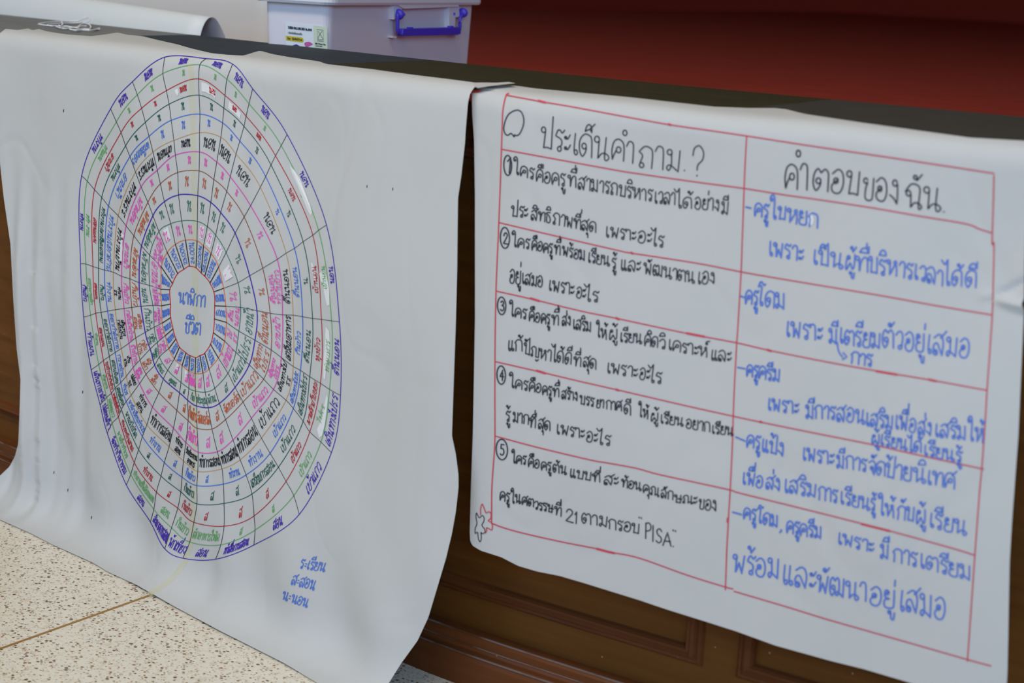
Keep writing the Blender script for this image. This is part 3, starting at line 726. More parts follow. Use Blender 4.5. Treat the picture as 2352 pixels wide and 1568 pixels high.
for k in range(24):
    hr = k if k else 24
    i = Ink(); lab = ('%02d.00น' % hr if hr < 6 else '%d.00น' % hr)
    i.text(lab, lambda u, v: cell(k, 0, 0.70 - v * 0.42, 0.10 + u * 0.80), 1.4, k)
    i.build('hour_label', I_TBLUE, W_INK, wheel_poster, 0.00060)
i = Ink()
i.text('นาฬิกา', line_fn(409, 695, 470, 705, 25, 0.06), 2.6)
i.text('ชีวิต', line_fn(424, 764, 459, 769, 27, 0.06), 2.6)
i.build('title_writing', I_BLUE, W_INK, wheel_poster, 0.00060)
i = Ink()
for t, a in (('ร=เรียน', (686, 1304, 744, 1312, 20)), ('ส=สอน', (667, 1341, 720, 1354, 20)), ('น=นอน', (646, 1376, 704, 1394, 19))):
    i.text(t, line_fn(*a, 0.32), 2.3)
i.build('legend_writing', I_BLUE, W_INK, wheel_poster, 0.00060)
# correction fluid under some of the words
def patch(pts):
    i = Ink(); i.poly(pts); i.build('correction_fluid_patch', WHITEOUT, W_INK, wheel_poster, 0.00052)
def zone(k, b, s0, s1, t0, t1, n=7, j=0.05):
    r = random.Random(k * 31 + b); top = []; bot = []
    for a in np.linspace(s0, s1, n):
        top.append(cell(k, b, [a], [t1 + r.uniform(-j, j)])[0]); bot.append(cell(k, b, [a], [t0 + r.uniform(-j, j)])[0])
    patch(top + bot[::-1])
for args in ((1, 8, 0.10, 0.62, 0.28, 0.85), (2, 8, 0.2, 0.8, 0.25, 0.8), (1, 1, 0.25, 0.75, 0.2, 0.85), (2, 1, 0.25, 0.8, 0.15, 0.85), (3, 1, 0.3, 0.8, 0.2, 0.85),
             (4, 1, 0.35, 0.75, 0.2, 0.8), (22, 1, 0.3, 0.75, 0.35, 0.9), (13, 1, 0.3, 0.6, 0.1, 0.7), (14, 1, 0.35, 0.6, 0.1, 0.5), (20, 5, 0.3, 0.8, 0.05, 0.45)):
    zone(*args)
for s in ([(664, 374), (667, 381), (676, 391), (690, 412), (700, 440), (712, 470), (717, 488), (714, 495), (706, 482), (692, 450), (680, 420), (670, 396)],
          [(733, 628), (744, 620), (750, 632), (756, 665), (757, 700), (751, 702), (746, 680), (742, 655), (737, 645)],
          [(748, 750), (756, 760), (758, 790), (756, 815), (750, 840), (747, 872), (743, 868), (742, 840), (744, 815), (746, 790)],
          [(750, 905), (753, 915), (750, 945), (746, 975), (740, 1000), (733, 1005), (728, 985), (738, 965), (744, 935)],
          [(714, 602), (719, 606), (724, 630), (726, 650), (721, 640), (716, 620)],
          [(401, 207), (407, 203), (411, 212), (408, 221), (403, 214)]):
    patch(s)
for p in ((146, 254), (210, 1188), (124, 1085), (190, 900), (843, 428), (902, 434), (156, 1125)):
    i = Ink(); i.stroke([(p[0], p[1] - 2.5), (p[0] - 0.5, p[1] + 2.5)], 1.7); i.build('pen_speck', I_PEN, W_INK, wheel_poster, 0.0005)

# ------------------------------------------------------------------ the ruled question table
RED_LINES = [
 [(1168, 214), (1161.7, 220), (1155, 252), (1153, 296), (1149, 420), (1145.5, 511), (1141.7, 599), (1139, 669), (1137, 779), (1136.4, 900), (1136.6, 1000), (1135, 1040), (1129.6, 1120), (1129, 1202)],
 [(1162, 218), (1238, 232), (1320, 246), (1440, 268.5), (1537, 286), (1620, 298), (1715, 312), (1850, 333), (2060, 364), (2283, 398)],
 [(1154, 343), (1280, 366), (1400, 388), (1454, 397), (1600, 418), (1709, 432.6), (1806, 448), (1885, 459), (2006, 477.5), (2106, 495), (2217, 513.6), (2250, 526), (2279, 535)],
 [(1146, 511), (1286, 544), (1420, 575), (1450, 581), (1599, 604), (1702, 624), (1781, 638), (2020, 678), (2147, 701), (2279, 723)],
 [(1139, 668), (1219, 686), (1330, 713), (1417, 731), (1576, 765), (1692, 787), (1770, 805), (1900, 831), (2011, 851), (2141, 873), (2267, 896)],
 [(1137, 830), (1233, 852), (1330, 875), (1418, 895), (1578, 932), (1684, 955.5), (1747, 969), (1880, 996), (2010, 1022), (2102, 1043), (2259, 1077)],
 [(1137, 1001), (1238, 1028), (1356, 1056), (1390, 1062), (1461, 1075), (1510, 1088.5), (1600, 1108), (1677, 1125), (1697, 1131.5), (1800, 1157), (1940, 1192), (2044, 1219), (2192, 1260), (2239, 1275)],
 [(1129, 1201), (1156, 1211.5), (1205, 1225), (1290, 1244), (1371, 1260), (1401, 1267.7), (1467, 1281), (1577, 1320), (1667, 1348), (1683, 1352)],
 [(1686, 1357.5), (1809, 1394), (1893, 1420), (1984, 1446), (2110, 1482), (2223, 1514.5), (2276, 1529)],
 [(1715, 312), (1711, 380), (1709, 433), (1705, 540), (1702, 624), (1694, 760), (1692, 787), (1687, 880), (1684, 955), (1682, 1020), (1677, 1125), (1673, 1190), (1669, 1270), (1666, 1354)],
 [(2283, 403), (2281, 480), (2279, 535), (2279, 561), (2283, 563), (2281, 656), (2279, 723), (2272, 826), (2267, 896), (2262, 980), (2255, 1075), (2249, 1140), (2239, 1275), (2231, 1390), (2222, 1518)],
]
for q in RED_LINES:
    i = Ink(); i.stroke(smooth_line(q, 8), 2.9); i.build('ruled_line', I_RED, surf_table, table_poster, 0.00040)
# thick joins where the ruler was moved
for a, b in (((1237, 231), (1252, 235)), ((1536, 285), (1540, 287)), ((1450, 580), (1453, 582)), ((1219, 685), (1238, 691)), ((1415, 730), (1421, 733)), ((1577, 765), (1618, 773)), ((1233, 851), (1252, 857)), ((1415, 894), (1420, 896)),
             ((1403, 1268), (1410, 1270)), ((1371, 1260), (1401, 1268)), ((1749, 969), (1745, 968)), ((2013, 852), (2060, 860)), ((2133, 871), (2150, 875)), ((1763, 803), (1771, 806)), ((1979, 1203), (2043, 1219)), ((1672, 1190), (1671, 1198))):
    i = Ink(); i.stroke([a, b], 5.2); i.build('ruled_line_blot', I_RED, surf_table, table_poster, 0.00044)
def write(name, mat, wpx, items, eps=0.00052):        # one part per written line
    rows = [[]]; last = -1e9
    for it in items:
        if it[1] < last - 30: rows.append([])
        rows[-1].append(it); last = it[1]
    for row in rows:
        i = Ink()
        for n, (t, x0, y0, x1, y1, h) in enumerate(row): i.text(t, line_fn(x0, y0, x1, y1, h), wpx, n)
        i.build(name, mat, surf_table, table_poster, eps)
def numbered(c, rx, ry, dig, dh, items):
    i = Ink(); a = np.linspace(0, 2 * math.pi, 40, endpoint=False)
    i.stroke(np.stack([c[0] + rx * np.cos(a), c[1] + ry * np.sin(a) + 0.12 * rx * np.cos(a)], 1), 2.9, closed=True)
    i.text(dig, line_fn(c[0] - dh * 0.18, c[1] + dh / 2, c[0] + dh * 0.20, c[1] + dh / 2 + 1, dh), 2.9)
    i.build('question_number', I_BLACK, surf_table, table_poster, 0.00052)
    write('question_writing', I_BLACK, 2.7, items)
write('heading_writing', I_BLACK, 2.7, [('ประ', 1240, 341, 1308, 350, 49), ('เด็น', 1314, 355, 1396, 368, 50), ('คำ', 1402, 365, 1454, 374, 51), ('ถาม', 1462, 381, 1561, 396, 51), ('.', 1568, 392, 1574, 393, 40), ('?', 1584, 404, 1614, 406, 68)])
write('heading_writing', I_BLACK, 3.2, [('คำ', 1800, 430, 1854, 436, 58), ('ตอบ', 1864, 437, 1971, 449, 54), ('ของ', 1979, 457, 2063, 467, 56), ('ฉัน', 2076, 473, 2158, 485, 54), ('.', 2164, 487, 2170, 488, 40)])
numbered((1166, 379.5), 9, 23, '1', 34, [('ใคร', 1181, 399, 1225, 411, 25), ('คือ', 1230, 415, 1263, 421, 27), ('ครู', 1266, 423, 1297, 428, 29), ('ที่', 1303, 427, 1322, 430, 27), ('สามารถ', 1326, 433, 1417, 447, 28), ('บริหาร', 1420, 450, 1497, 462, 27), ('เวลา', 1503, 466, 1550, 470, 27), ('ได้', 1557, 477, 1588, 478, 27), ('อย่าง', 1594, 479, 1651, 484, 27), ('มี', 1655, 491, 1672, 493, 28),
    ('ประ', 1173, 498, 1211, 499, 25), ('สิทธิ', 1218, 505, 1264, 511, 23), ('ภาพ', 1268, 513, 1315, 524, 25), ('ที่สุด', 1317, 525, 1368, 534, 24), ('เพราะ', 1391, 544, 1459, 552, 24), ('อะ', 1463, 557, 1495, 558, 28), ('ไร', 1500, 565, 1523, 568, 27)])
numbered((1159.5, 546), 10.5, 24, '2', 26, [('ใคร', 1177, 566, 1215, 571, 23), ('คือ', 1220, 574, 1245, 576, 23), ('ครู', 1247, 580, 1268, 582, 23), ('ที่', 1272, 584, 1286, 585, 23), ('พร้อม', 1290, 586, 1343, 599, 23), ('เรียน', 1350, 602, 1399, 610, 23), ('รู้', 1404, 616, 1414, 617, 25), ('และ', 1425, 621, 1469, 624, 25), ('พัฒนาตน', 1478, 628, 1594, 650, 25), ('เอง', 1602, 652, 1641, 652, 28),
    ('อยู่', 1169, 650, 1195, 652, 31), ('เสมอ', 1199, 651, 1246, 660, 25), ('เพราะ', 1260, 667, 1317, 677, 25), ('อะ', 1322, 683, 1344, 686, 26), ('ไร', 1348, 691, 1373, 693, 25)])
numbered((1152, 702), 9.5, 20, '3', 22, [('ใคร', 1171, 725, 1208, 732, 23), ('คือ', 1214, 736, 1239, 740, 23), ('ครู', 1242, 742, 1262, 745, 24), ('ที่', 1266, 746, 1282, 746, 24), ('ส่ง', 1290, 748, 1310, 748, 22), ('เสริม', 1316, 755, 1357, 762, 23), ('ให้', 1370, 773, 1393, 779, 24), ('ผู้', 1398, 779, 1416, 779, 25), ('เรียน', 1424, 784, 1473, 789, 22), ('คิด', 1479, 793, 1510, 797, 25), ('วิ', 1514, 800, 1528, 800, 23), ('เคราะห์', 1535, 803, 1624, 821, 24), ('และ', 1632, 827, 1678, 831, 25),
    ('แก้', 1166, 805, 1199, 806, 25), ('ปัญหา', 1203, 812, 1265, 830, 25), ('ได้', 1271, 831, 1293, 834, 26), ('ดี', 1296, 836, 1311, 836, 26), ('ที่', 1316, 840, 1333, 841, 22), ('สุด', 1338, 841, 1368, 848, 24), ('เพราะ', 1394, 856, 1463, 866, 24), ('อะ', 1467, 871, 1491, 873, 27), ('ไร', 1494, 879, 1519, 880, 25)])
numbered((1151, 861), 9.8, 21, '4', 25, [('ใคร', 1171, 889, 1211, 896, 22), ('คือ', 1214, 898, 1242, 901, 22), ('ครู', 1245, 906, 1266, 909, 22), ('ที่', 1268, 911, 1283, 911, 21), ('สร้าง', 1289, 915, 1326, 920, 20), ('บรร', 1331, 927, 1363, 933, 21), ('ยา', 1369, 937, 1386, 937, 20), ('กาศ', 1391, 938, 1428, 944, 20), ('ดี', 1432, 949, 1448, 953, 24), ('ให้', 1467, 956, 1488, 962, 21), ('ผู้', 1494, 966, 1510, 967, 21), ('เรียน', 1517, 972, 1568, 978, 20), ('อยาก', 1574, 983, 1630, 991, 22), ('เรียน', 1635, 995, 1683, 1000, 20),
    ('รู้', 1160, 967, 1170, 968, 24), ('มาก', 1177, 968, 1213, 975, 22), ('ที่', 1214, 982, 1229, 982, 22), ('สุด', 1235, 984, 1263, 988, 22), ('เพราะ', 1278, 996, 1341, 1006, 22), ('อะ', 1345, 1014, 1371, 1016, 25), ('ไร', 1376, 1021, 1401, 1023, 24)])
numbered((1152.5, 1032), 13, 23.5, '5', 24, [('ใคร', 1176, 1063, 1207, 1066, 20), ('คือ', 1212, 1071, 1238, 1075, 21), ('ครู', 1242, 1079, 1265, 1081, 20), ('ต้น', 1269, 1084, 1300, 1090, 19), ('แบบ', 1308, 1096, 1356, 1103, 19), ('ที่', 1360, 1107, 1377, 1107, 19), ('สะ', 1385, 1112, 1419, 1114, 21), ('ท้อน', 1426, 1118, 1472, 1126, 19), ('คุณ', 1476, 1130, 1512, 1140, 20), ('ลัก', 1517, 1143, 1545, 1147, 20), ('ษณะ', 1548, 1153, 1599, 1158, 19), ('ของ', 1604, 1169, 1645, 1173, 24),
    ('ครู', 1147, 1147, 1169, 1153, 22), ('ใน', 1174, 1155, 1195, 1156, 20), ('ศต', 1198, 1158, 1225, 1164, 18), ('วรรษ', 1226, 1168, 1269, 1177, 18), ('ที่', 1272, 1181, 1288, 1185, 20), ('21', 1297, 1195, 1325, 1202, 28), ('ตาม', 1335, 1200, 1394, 1210, 23), ('กรอบ', 1396, 1213, 1467, 1225, 23), ('"', 1464, 1198, 1474, 1200, 12), ('P', 1480, 1236, 1494, 1238, 36), ('I', 1496, 1242, 1502, 1243, 36), ('S', 1505, 1244, 1520, 1246, 30), ('A', 1521, 1252, 1541, 1254, 31), ('.', 1543, 1255, 1548, 1255, 20), ('"', 1542, 1228, 1553, 1231, 12)])
write('answer_writing', I_BLUE, 3.6, [('-', 1711, 491, 1724, 493, 33), ('ครู', 1731, 496, 1763, 501, 32), ('ใบ', 1770, 503, 1803, 504, 32), ('หยก', 1805, 510, 1877, 523, 33), ('เพราะ', 1766, 587, 1843, 599, 32), ('เป็น', 1867, 605, 1934, 616, 33), ('ผู้', 1940, 619, 1961, 619, 35), ('ที่', 1963, 621, 1992, 624, 35), ('บริหาร', 1994, 626, 2095, 640, 37), ('เวลา', 2099, 641, 2165, 656, 36), ('ได้', 2172, 656, 2208, 658, 36), ('ดี', 2215, 660, 2241, 661, 38)])
write('answer_writing', I_BLUE, 3.6, [('-', 1699, 696, 1708, 697, 33), ('ครู', 1710, 698, 1739, 700, 33), ('โดม', 1743, 702, 1802, 710, 36), ('เพราะ', 1805, 772, 1886, 782, 36), ('มี', 1902, 786, 1922, 789, 34), ('เตรียม', 1928, 788, 2021, 801, 36), ('ตัว', 2025, 797, 2072, 801, 40), ('อยู่', 2076, 803, 2121, 809, 43), ('เสมอ', 2128, 811, 2225, 823, 45), ('การ', 1952, 833, 2002, 841, 26)])
i = Ink(); i.stroke(smooth_line([(1923, 786), (1925, 802), (1929, 812), (1935, 819)], 6), 3.4); i.stroke(smooth_line([(1936.5, 810), (1945, 819), (1935, 825)], 1), 3.4)
i.build('answer_arrow', I_BLUE, surf_table, table_poster, 0.00052)
write('answer_writing', I_BLUE, 3.5, [('-', 1692, 857, 1710, 859, 28), ('ครู', 1713, 864, 1739, 867, 28), ('ครีม', 1741, 869, 1790, 876, 28), ('เพราะ', 1763, 941, 1832, 950, 28), ('มี', 1849, 959, 1868, 961, 31), ('การ', 1870, 961, 1917, 963, 31), ('สอน', 1920, 966, 1985, 973, 32), ('เสริม', 1989, 977, 2050, 985, 31), ('เพื่อ', 2056, 984, 2103, 993, 32), ('ส่ง', 2107, 998, 2138, 1000, 32), ('เสริม', 2147, 1003, 2218, 1009, 31), ('ให้', 2224, 1012, 2258, 1016, 33), ('ผู้', 2001, 1018, 2018, 1020, 23), ('เรียน', 2022, 1022, 2082, 1034, 25), ('ได้', 2089, 1038, 2115, 1039, 25), ('เรียนรู้', 2122, 1045, 2207, 1062, 25)], 0.00056)
write('answer_writing', I_BLUE, 3.5, [('-', 1687, 1017, 1710, 1026, 30), ('ครู', 1713, 1027, 1744, 1031, 30), ('แป้ง', 1749, 1036, 1799, 1047, 30), ('เพราะ', 1843, 1056, 1913, 1067, 30), ('มี', 1920, 1073, 1938, 1075, 30), ('การ', 1941, 1075, 1989, 1083, 30), ('จัด', 1993, 1087, 2032, 1092, 32), ('ป้าย', 2032, 1094, 2092, 1106, 33), ('นิ', 2096, 1107, 2124, 1109, 35), ('เทศ', 2129, 1111, 2193, 1123, 34), ('เพื่อ', 1705, 1112, 1751, 1120, 28), ('ส่ง', 1757, 1122, 1791, 1126, 28), ('เสริม', 1801, 1130, 1873, 1141, 30), ('การ', 1878, 1146, 1922, 1154, 31), ('เรียน', 1930, 1155, 1996, 1172, 29), ('รู้', 1998, 1172, 2009, 1173, 28), ('ให้', 2018, 1181, 2053, 1188, 31), ('กับ', 2058, 1191, 2098, 1196, 32), ('ผู้', 2103, 1201, 2124, 1202, 33), ('เรียน', 2134, 1210, 2218, 1229, 34)])
write('answer_writing', I_BLUE, 3.5, [('-', 1680, 1189, 1702, 1194, 28), ('ครู', 1706, 1191, 1735, 1196, 27), ('โดม', 1742, 1201, 1786, 1211, 27), (',', 1788, 1218, 1797, 1219, 22), ('ครู', 1805, 1222, 1834, 1227, 27), ('ครีม', 1836, 1229, 1886, 1236, 27), ('เพราะ', 1924, 1248, 2005, 1268, 26), ('มี', 2020, 1281, 2040, 1283, 33), ('การ', 2049, 1289, 2105, 1301, 32), ('เตรียม', 2113, 1303, 2229, 1333, 32)])
write('answer_writing', I_BLUE, 3.7, [('พร้อม', 1680, 1311, 1788, 1330, 43), ('และ', 1796, 1340, 1871, 1353, 46), ('พัฒนา', 1873, 1359, 1989, 1380, 41), ('อยู่', 1994, 1388, 2053, 1398, 43), ('เสมอ', 2065, 1400, 2170, 1425, 49)])
i = Ink(); i.poly([(1857, 494), (1866, 492), (1869, 505), (1866, 516), (1858, 517), (1855, 506)]); i.build('correction_fluid_patch', WHITEOUT, surf_table, table_poster, 0.00046)
def doodle(name, mat, pts, org, sc, w):
    i = Ink(); i.stroke(smooth_line([(org[0] + x / sc, org[1] + y / sc) for x, y in pts], 5), w); i.build(name, mat, surf_table, table_poster, 0.00054)
doodle('blob_drawing', I_BLACK, [(370, 255), (310, 270), (220, 330), (170, 420), (138, 530), (135, 620), (165, 690), (210, 707), (265, 675), (318, 738), (325, 700), (360, 715), (410, 690), (460, 600), (490, 500), (490, 400), (455, 300), (405, 260), (370, 255)], (1140, 220), 7.84, 2.6)
doodle('flower_drawing', I_RED, [(155, 795), (155, 700), (178, 635), (205, 690), (235, 765), (280, 750), (310, 780), (305, 850), (270, 885), (325, 920), (330, 1000), (315, 1022), (245, 990), (245, 1040), (220, 1070)], (1080, 1060), 6.533, 2.3)
doodle('flower_drawing', I_BLACK, [(225, 1060), (180, 1080), (160, 1060), (165, 1150), (145, 1200), (120, 1150), (110, 1060), (75, 1075), (75, 1000), (100, 925), (85, 830), (95, 770), (135, 840), (180, 805), (210, 850), (200, 900), (175, 955), (215, 1010), (222, 1060)], (1080, 1060), 6.533, 1.9)
# ------------------------------------------------------------------ translucent storage box
plastic = material('translucent_plastic', (0.84, 0.82, 0.90), 0.40, 0.4, Alpha=0.88)
lid_mat = material('frosted_lid_plastic', (0.82, 0.83, 0.90), 0.35, 0.4, Alpha=0.90)
blue_pl = material('blue_plastic', (0.070, 0.050, 0.66), 0.38, 0.5)
A3 = hit_axis(752, 115, 1, 0.455)[0]; A3[2] = DECK
vpr = world_dir(2976, horizon(2976)); dR = vpr / np.linalg.norm(vpr); dR[2] = 0; dR /= np.linalg.norm(dR)
dL = np.array([-dR[1], dR[0], 0.0])
nR = np.cross(dR, [0, 0, 1.0])                        # outward normal of the handle face
nL = -dR                                              # outward normal of the label face
def on_R(px, py): return hit_plane(px, py, A3, nR)[0]
def on_L(px, py): return hit_plane(px, py, A3, nL)[0]
LR = float((on_R(1084, 140) - A3) @ dR)
LL = float((on_L(605, 60) - A3) @ dL)
zl = float(on_R(880, 11)[2])                           # under side of the lid rim
def bp_(a, b, z, out=0.0):                             # a along handle face, b along label face
    return A3 + dR * a + dL * b + np.array([0, 0, z - DECK])
box_t = empty('storage_box', tuple(A3 + dR * LR / 2 + dL * LL / 2))
tag(box_t, 'translucent plastic storage box with blue carrying handle standing on the stage behind the edge strip', 'box')
def rrect(z, o, r, n=5):
    pts = []
    for cxx, cyy, a0 in ((LR - r + o, LL - r + o, 0), (r - o, LL - r + o, 90), (r - o, r - o, 180), (LR - r + o, r - o, 270)):
        for k in range(n + 1):
            a = math.radians(a0 + 90 * k / n); pts.append(bp_(cxx + r * math.cos(a), cyy + r * math.sin(a), z))
    return pts
mb = MB()
rings = [rrect(DECK + 0.001, -0.010, 0.012), rrect(DECK + 0.006, -0.004, 0.014), rrect(zl - 0.01, 0.0, 0.014), rrect(zl + 0.012, 0.0, 0.014)]
inner = [rrect(zl + 0.012, -0.003, 0.012), rrect(DECK + 0.008, -0.008, 0.012)]
mb.grid(rings + inner, close_v=True)
n = len(rings[0]); mb.f.append(tuple(range(n))); e = (len(rings) + len(inner) - 1) * n; mb.f.append(tuple(e + k for k in range(n)))
mb.build('tub', plastic, box_t, smooth=False)
mb = MB()
rings = [rrect(zl, 0.004, 0.016), rrect(zl, 0.012, 0.02), rrect(zl + 0.004, 0.014, 0.02), rrect(zl + 0.026, 0.013, 0.02), rrect(zl + 0.030, 0.010, 0.02), rrect(zl + 0.030, -0.02, 0.02), rrect(zl + 0.024, -0.03, 0.02)]
mb.grid(rings, close_v=True); e = (len(rings) - 1) * n; mb.f.append(tuple(e + k for k in range(n)))
lid = mb.build('lid', lid_mat, box_t, smooth=False)
def Rp(px, py, out=0.0): return on_R(px, py) + nR * out
# clear rib band and brackets that carry the handle
mb = MB()
def slab(mb, corners, o0, o1, on):
    base = [on(*c) for c in corners]; nn = nR if on is on_R else nL
    v = [b + nn * o0 for b in base] + [b + nn * o1 for b in base]; m = len(base)
    mb.add(v, [tuple(range(m))[::-1], tuple(range(m, 2 * m))] + [(k, (k + 1) % m, m + (k + 1) % m, m + k) for k in range(m)])
slab(mb, [(894, 8), (1040, 3), (1040, 14.5), (914, 19)], -0.001, 0.012, on_R)
mb.build('rim_band', lid_mat, box_t)
for c in ([(893, 8), (914, 8), (912, 36), (894, 44)], [(1022, 14), (1044, 12.5), (1045.5, 38), (1036, 39), (1034, 62), (1022, 62)], [(892, 82), (900, 82), (900, 87), (892, 86)]):
    mb = MB(); slab(mb, c, -0.001, 0.009, on_R); mb.build('handle_bracket', lid_mat, box_t)
# the handle
hd = MB()
path = [(896.5, 30), (896.5, 60), (897, 69), (900, 75), (906, 77.5), (960, 76), (1030, 73.6), (1037, 71), (1040.5, 65), (1040.8, 58), (1041, 42), (1046, 33)]
pts3 = [Rp(x, y, 0.014) for x, y in smooth_line(path, 4)]
k_ = float(np.linalg.norm(Rp(900, 60) - Rp(900, 70))) / 10.0        # metres per pixel on this face
rad = [0.0 + k_ * (4.6 if 902 < x < 1034 and y > 60 else 4.4) for x, y in smooth_line(path, 4)]
hd.tube(pts3, rad, 10)
bar = MB(); slab(bar, [(903, 64.5), (1036, 61), (1037, 76), (1030, 78.6), (906, 81.5), (901, 78)], 0.010, 0.020, on_R)
h = hd.build('handle', blue_pl, box_t, smooth=True)
o = bar.build('grip_bar', blue_pl, h, bevel=0.0012); 
for p, r in (((902, 32), 12.0), ((1049.5, 28.5), 11.5)):
    m2 = MB(); c = Rp(*p, 0.012); m2.sphere((0, 0, 0), 1.0, 10)
    q = [c + dR * (v[0] * r * k_ * 0.80) + np.array([0, 0, 1]) * (v[1] * r * k_ * 1.06) + nR * (v[2] * 0.010) for v in m2.v]
    m2.v = [tuple(x) for x in q]; m2.build('pivot_cap', blue_pl, h, smooth=True)
for p, r in (((917.5, 32.5), 4.6), ((1032.5, 31), 5.0)):
    m2 = MB(); c = Rp(*p, 0.004); m2.sphere((0, 0, 0), 1.0, 8)
    q = [c + dR * (v[0] * r * k_ * 0.9) + np.array([0, 0, 1]) * (v[1] * r * k_) + nR * (v[2] * 0.008) for v in m2.v]
    m2.v = [tuple(x) for x in q]; m2.build('pivot_pin', blue_pl, h, smooth=True)
for p in ((924, 63), (1018, 60.5)):
    m2 = MB(); slab(m2, [(p[0] - 3, p[1] - 2), (p[0] + 3, p[1] - 2.2), (p[0] + 3, p[1] + 3), (p[0] - 3, p[1] + 3)], 0.011, 0.019, on_R); m2.build('grip_nub', blue_pl, h)
# the label on the other face
lab_w = material('label_white', (0.72, 0.78, 0.86), 0.45); lab_g = material('label_green', (0.60, 0.70, 0.55), 0.45)
lab_y = material('label_yellow', (0.55, 0.46, 0.010), 0.45); lab_k = material('label_black_print', (0.02, 0.024, 0.03), 0.5)
lab_gr = material('label_grey_print', (0.16, 0.17, 0.20), 0.5); lab_p = material('label_pink_print', (0.50, 0.10, 0.34), 0.5); lab_b = material('label_blue_print', (0.03, 0.03, 0.30), 0.5)
def Lz(x, y): return (640 + x / 15.68, 40 + y / 15.68)
def lab_poly(name, mat, pts, o, parent):
    v = [on_L(*Lz(*p)) + nL * o for p in pts]
    return mesh_obj(name, v, [tuple(range(len(v)))], mat, parent, False)
mb = MB(); slab(mb, [Lz(240, 172), Lz(1755, 345), Lz(1775, 1560), Lz(275, 1400)], 0.0002, 0.0006, on_L)
label_o = mb.build('label_sticker', lab_w, box_t)
def lab_child(name, mat, pts, o): 
    ob = lab_poly(name, mat, pts, o, None); ob.parent = label_o; ob.matrix_parent_inverse = label_o.matrix_world.inverted(); return ob
bpy.context.view_layer.update()
lab_child('green_panel', lab_g, [(1260, 290), (1755, 345), (1775, 1560), (1300, 1505)], 0.0009)
pill = [(265, 655), (820, 715), (880, 740), (910, 800), (900, 875), (860, 905), (280, 825)]
lab_child('yellow_band', lab_y, pill, 0.0009)
lab_child('pink_picture', lab_p, [(935, 920), (990, 885), (1110, 870), (1240, 950), (1225, 985), (1075, 1055), (985, 1060), (935, 975)], 0.0009)
lab_child('blue_picture', lab_b, [(455, 1025), (645, 962), (835, 1062), (835, 1300), (455, 1260)], 0.0009)
def print_text(name, mat, text, p0, p1, hpx, wpx, bold=False):
    # block letters drawn with the pen font, or Latin capitals from simple segments
    CAP = {'T': '2,100 48,100 | 25,100 25,0', 'U': '6,100 6,18 25,0 44,18 44,100', 'R': '6,0 6,100 | 6,98 36,98 44,76 34,52 6,50 | 26,50 46,0', 'B': '6,0 6,100 34,98 42,76 30,52 6,50 | 30,52 46,28 36,0 6,0',
           'O': '26,100 6,70 6,30 26,0 46,30 46,70 26,100', 'L': '6,100 !6,0 44,0', 'I': '12,100 12,0', 'N': '6,0 !6,100 !44,0 44,100', 'G': '46,80 26,100 6,66 10,16 28,0 46,14 !46,46 28,46', 'X': '4,100 46,0 | 46,100 4,0',
           'o': '24,62 8,48 8,14 24,0 40,14 40,48 24,62', 'S': '46,84 26,100 8,80 26,52 46,24 26,0 4,14', 'i': '10,62 10,0 | 10,86 11,90', 'z': '6,60 !38,60 !6,0 40,0', 'e': '8,34 40,36 32,60 14,58 6,24 20,0 40,10', 'c': '38,52 22,62 8,40 10,10 24,0 40,10', 'm': '6,0 6,60 | 6,48 20,60 28,46 28,0 | 28,48 42,60 50,46 50,0',
           'P': '6,0 6,100 36,98 44,76 34,52 6,50', 'l': '10,100 10,0', 'a': '38,60 14,58 6,24 20,0 38,20 | 38,60 40,0', 's': '38,52 20,62 8,46 36,20 24,0 6,8', 't': '16,90 16,8 30,2 | 4,62 32,62', 'x': '6,60 40,0 | 40,60 6,0'}
    x = 0; L_ = []
    for ch in text:
        if ch in CAP: st_, w = parse(CAP[ch]), (26 if ch in 'Iil' else 56)
        elif ch in FONT: w, st_ = FONT[ch][0], FONT[ch][1]
        else: st_, w = [], 30
        for q in st_: L_.append(q + np.array([x, 0]))
        x += w
    i = Ink(); a = np.array(p0, float); b = np.array(p1, float)
    for q in L_:
        uv = q.copy(); px = a + (uv[:, :1] / x) * (b - a) + uv[:, 1:] / 100.0 * np.array([0.0, -hpx])
        i.stroke(px, wpx)
    v = np.array([on_L(*Lz(*p)) + nL * 0.0014 for p in np.vstack(i.p)])
    ob = mesh_obj(name, v, i.f, mat, None, False); ob.parent = label_o; ob.matrix_parent_inverse = label_o.matrix_world.inverted()
print_text('label_print', lab_k, 'TURBO ROLLING BOX No.8441', (350, 395), (1205, 490), 78, 17)
print_text('label_print', lab_gr, 'กล่องล้อเลื่อนเทอร์โบ', (355, 570), (860, 636), 50, 11)
print_text('label_print', lab_k, 'Size : 35x49x27.5 cm', (335, 780), (855, 838), 70, 12)
print_text('label_print', lab_k, 'BOX 2 Plastic Box', (1335, 960), (1710, 1000), 48, 11)
print_text('label_print', lab_gr, 'กล่องพลาสติก', (1340, 1035), (1590, 1062), 34, 8)
i = Ink()
for q in ([(1395, 430), (1615, 455)], [(1410, 840), (1630, 865)], [(1405, 440), (1420, 830)], [(1622, 460), (1632, 850)]): i.stroke(np.array(q, float), 14 if q[0][1] in (430, 840) else 7)
i.stroke(smooth_line([(1440, 500), (1520, 630), (1605, 790), (1440, 790), (1450, 690), (1510, 600), (1540, 540), (1590, 505)], 6), 16)
v = np.array([on_L(*Lz(*p)) + nL * 0.0014 for p in np.vstack(i.p)]); ob = mesh_obj('label_emblem', v, i.f, lab_gr, None, False); ob.parent = label_o; ob.matrix_parent_inverse = label_o.matrix_world.inverted()

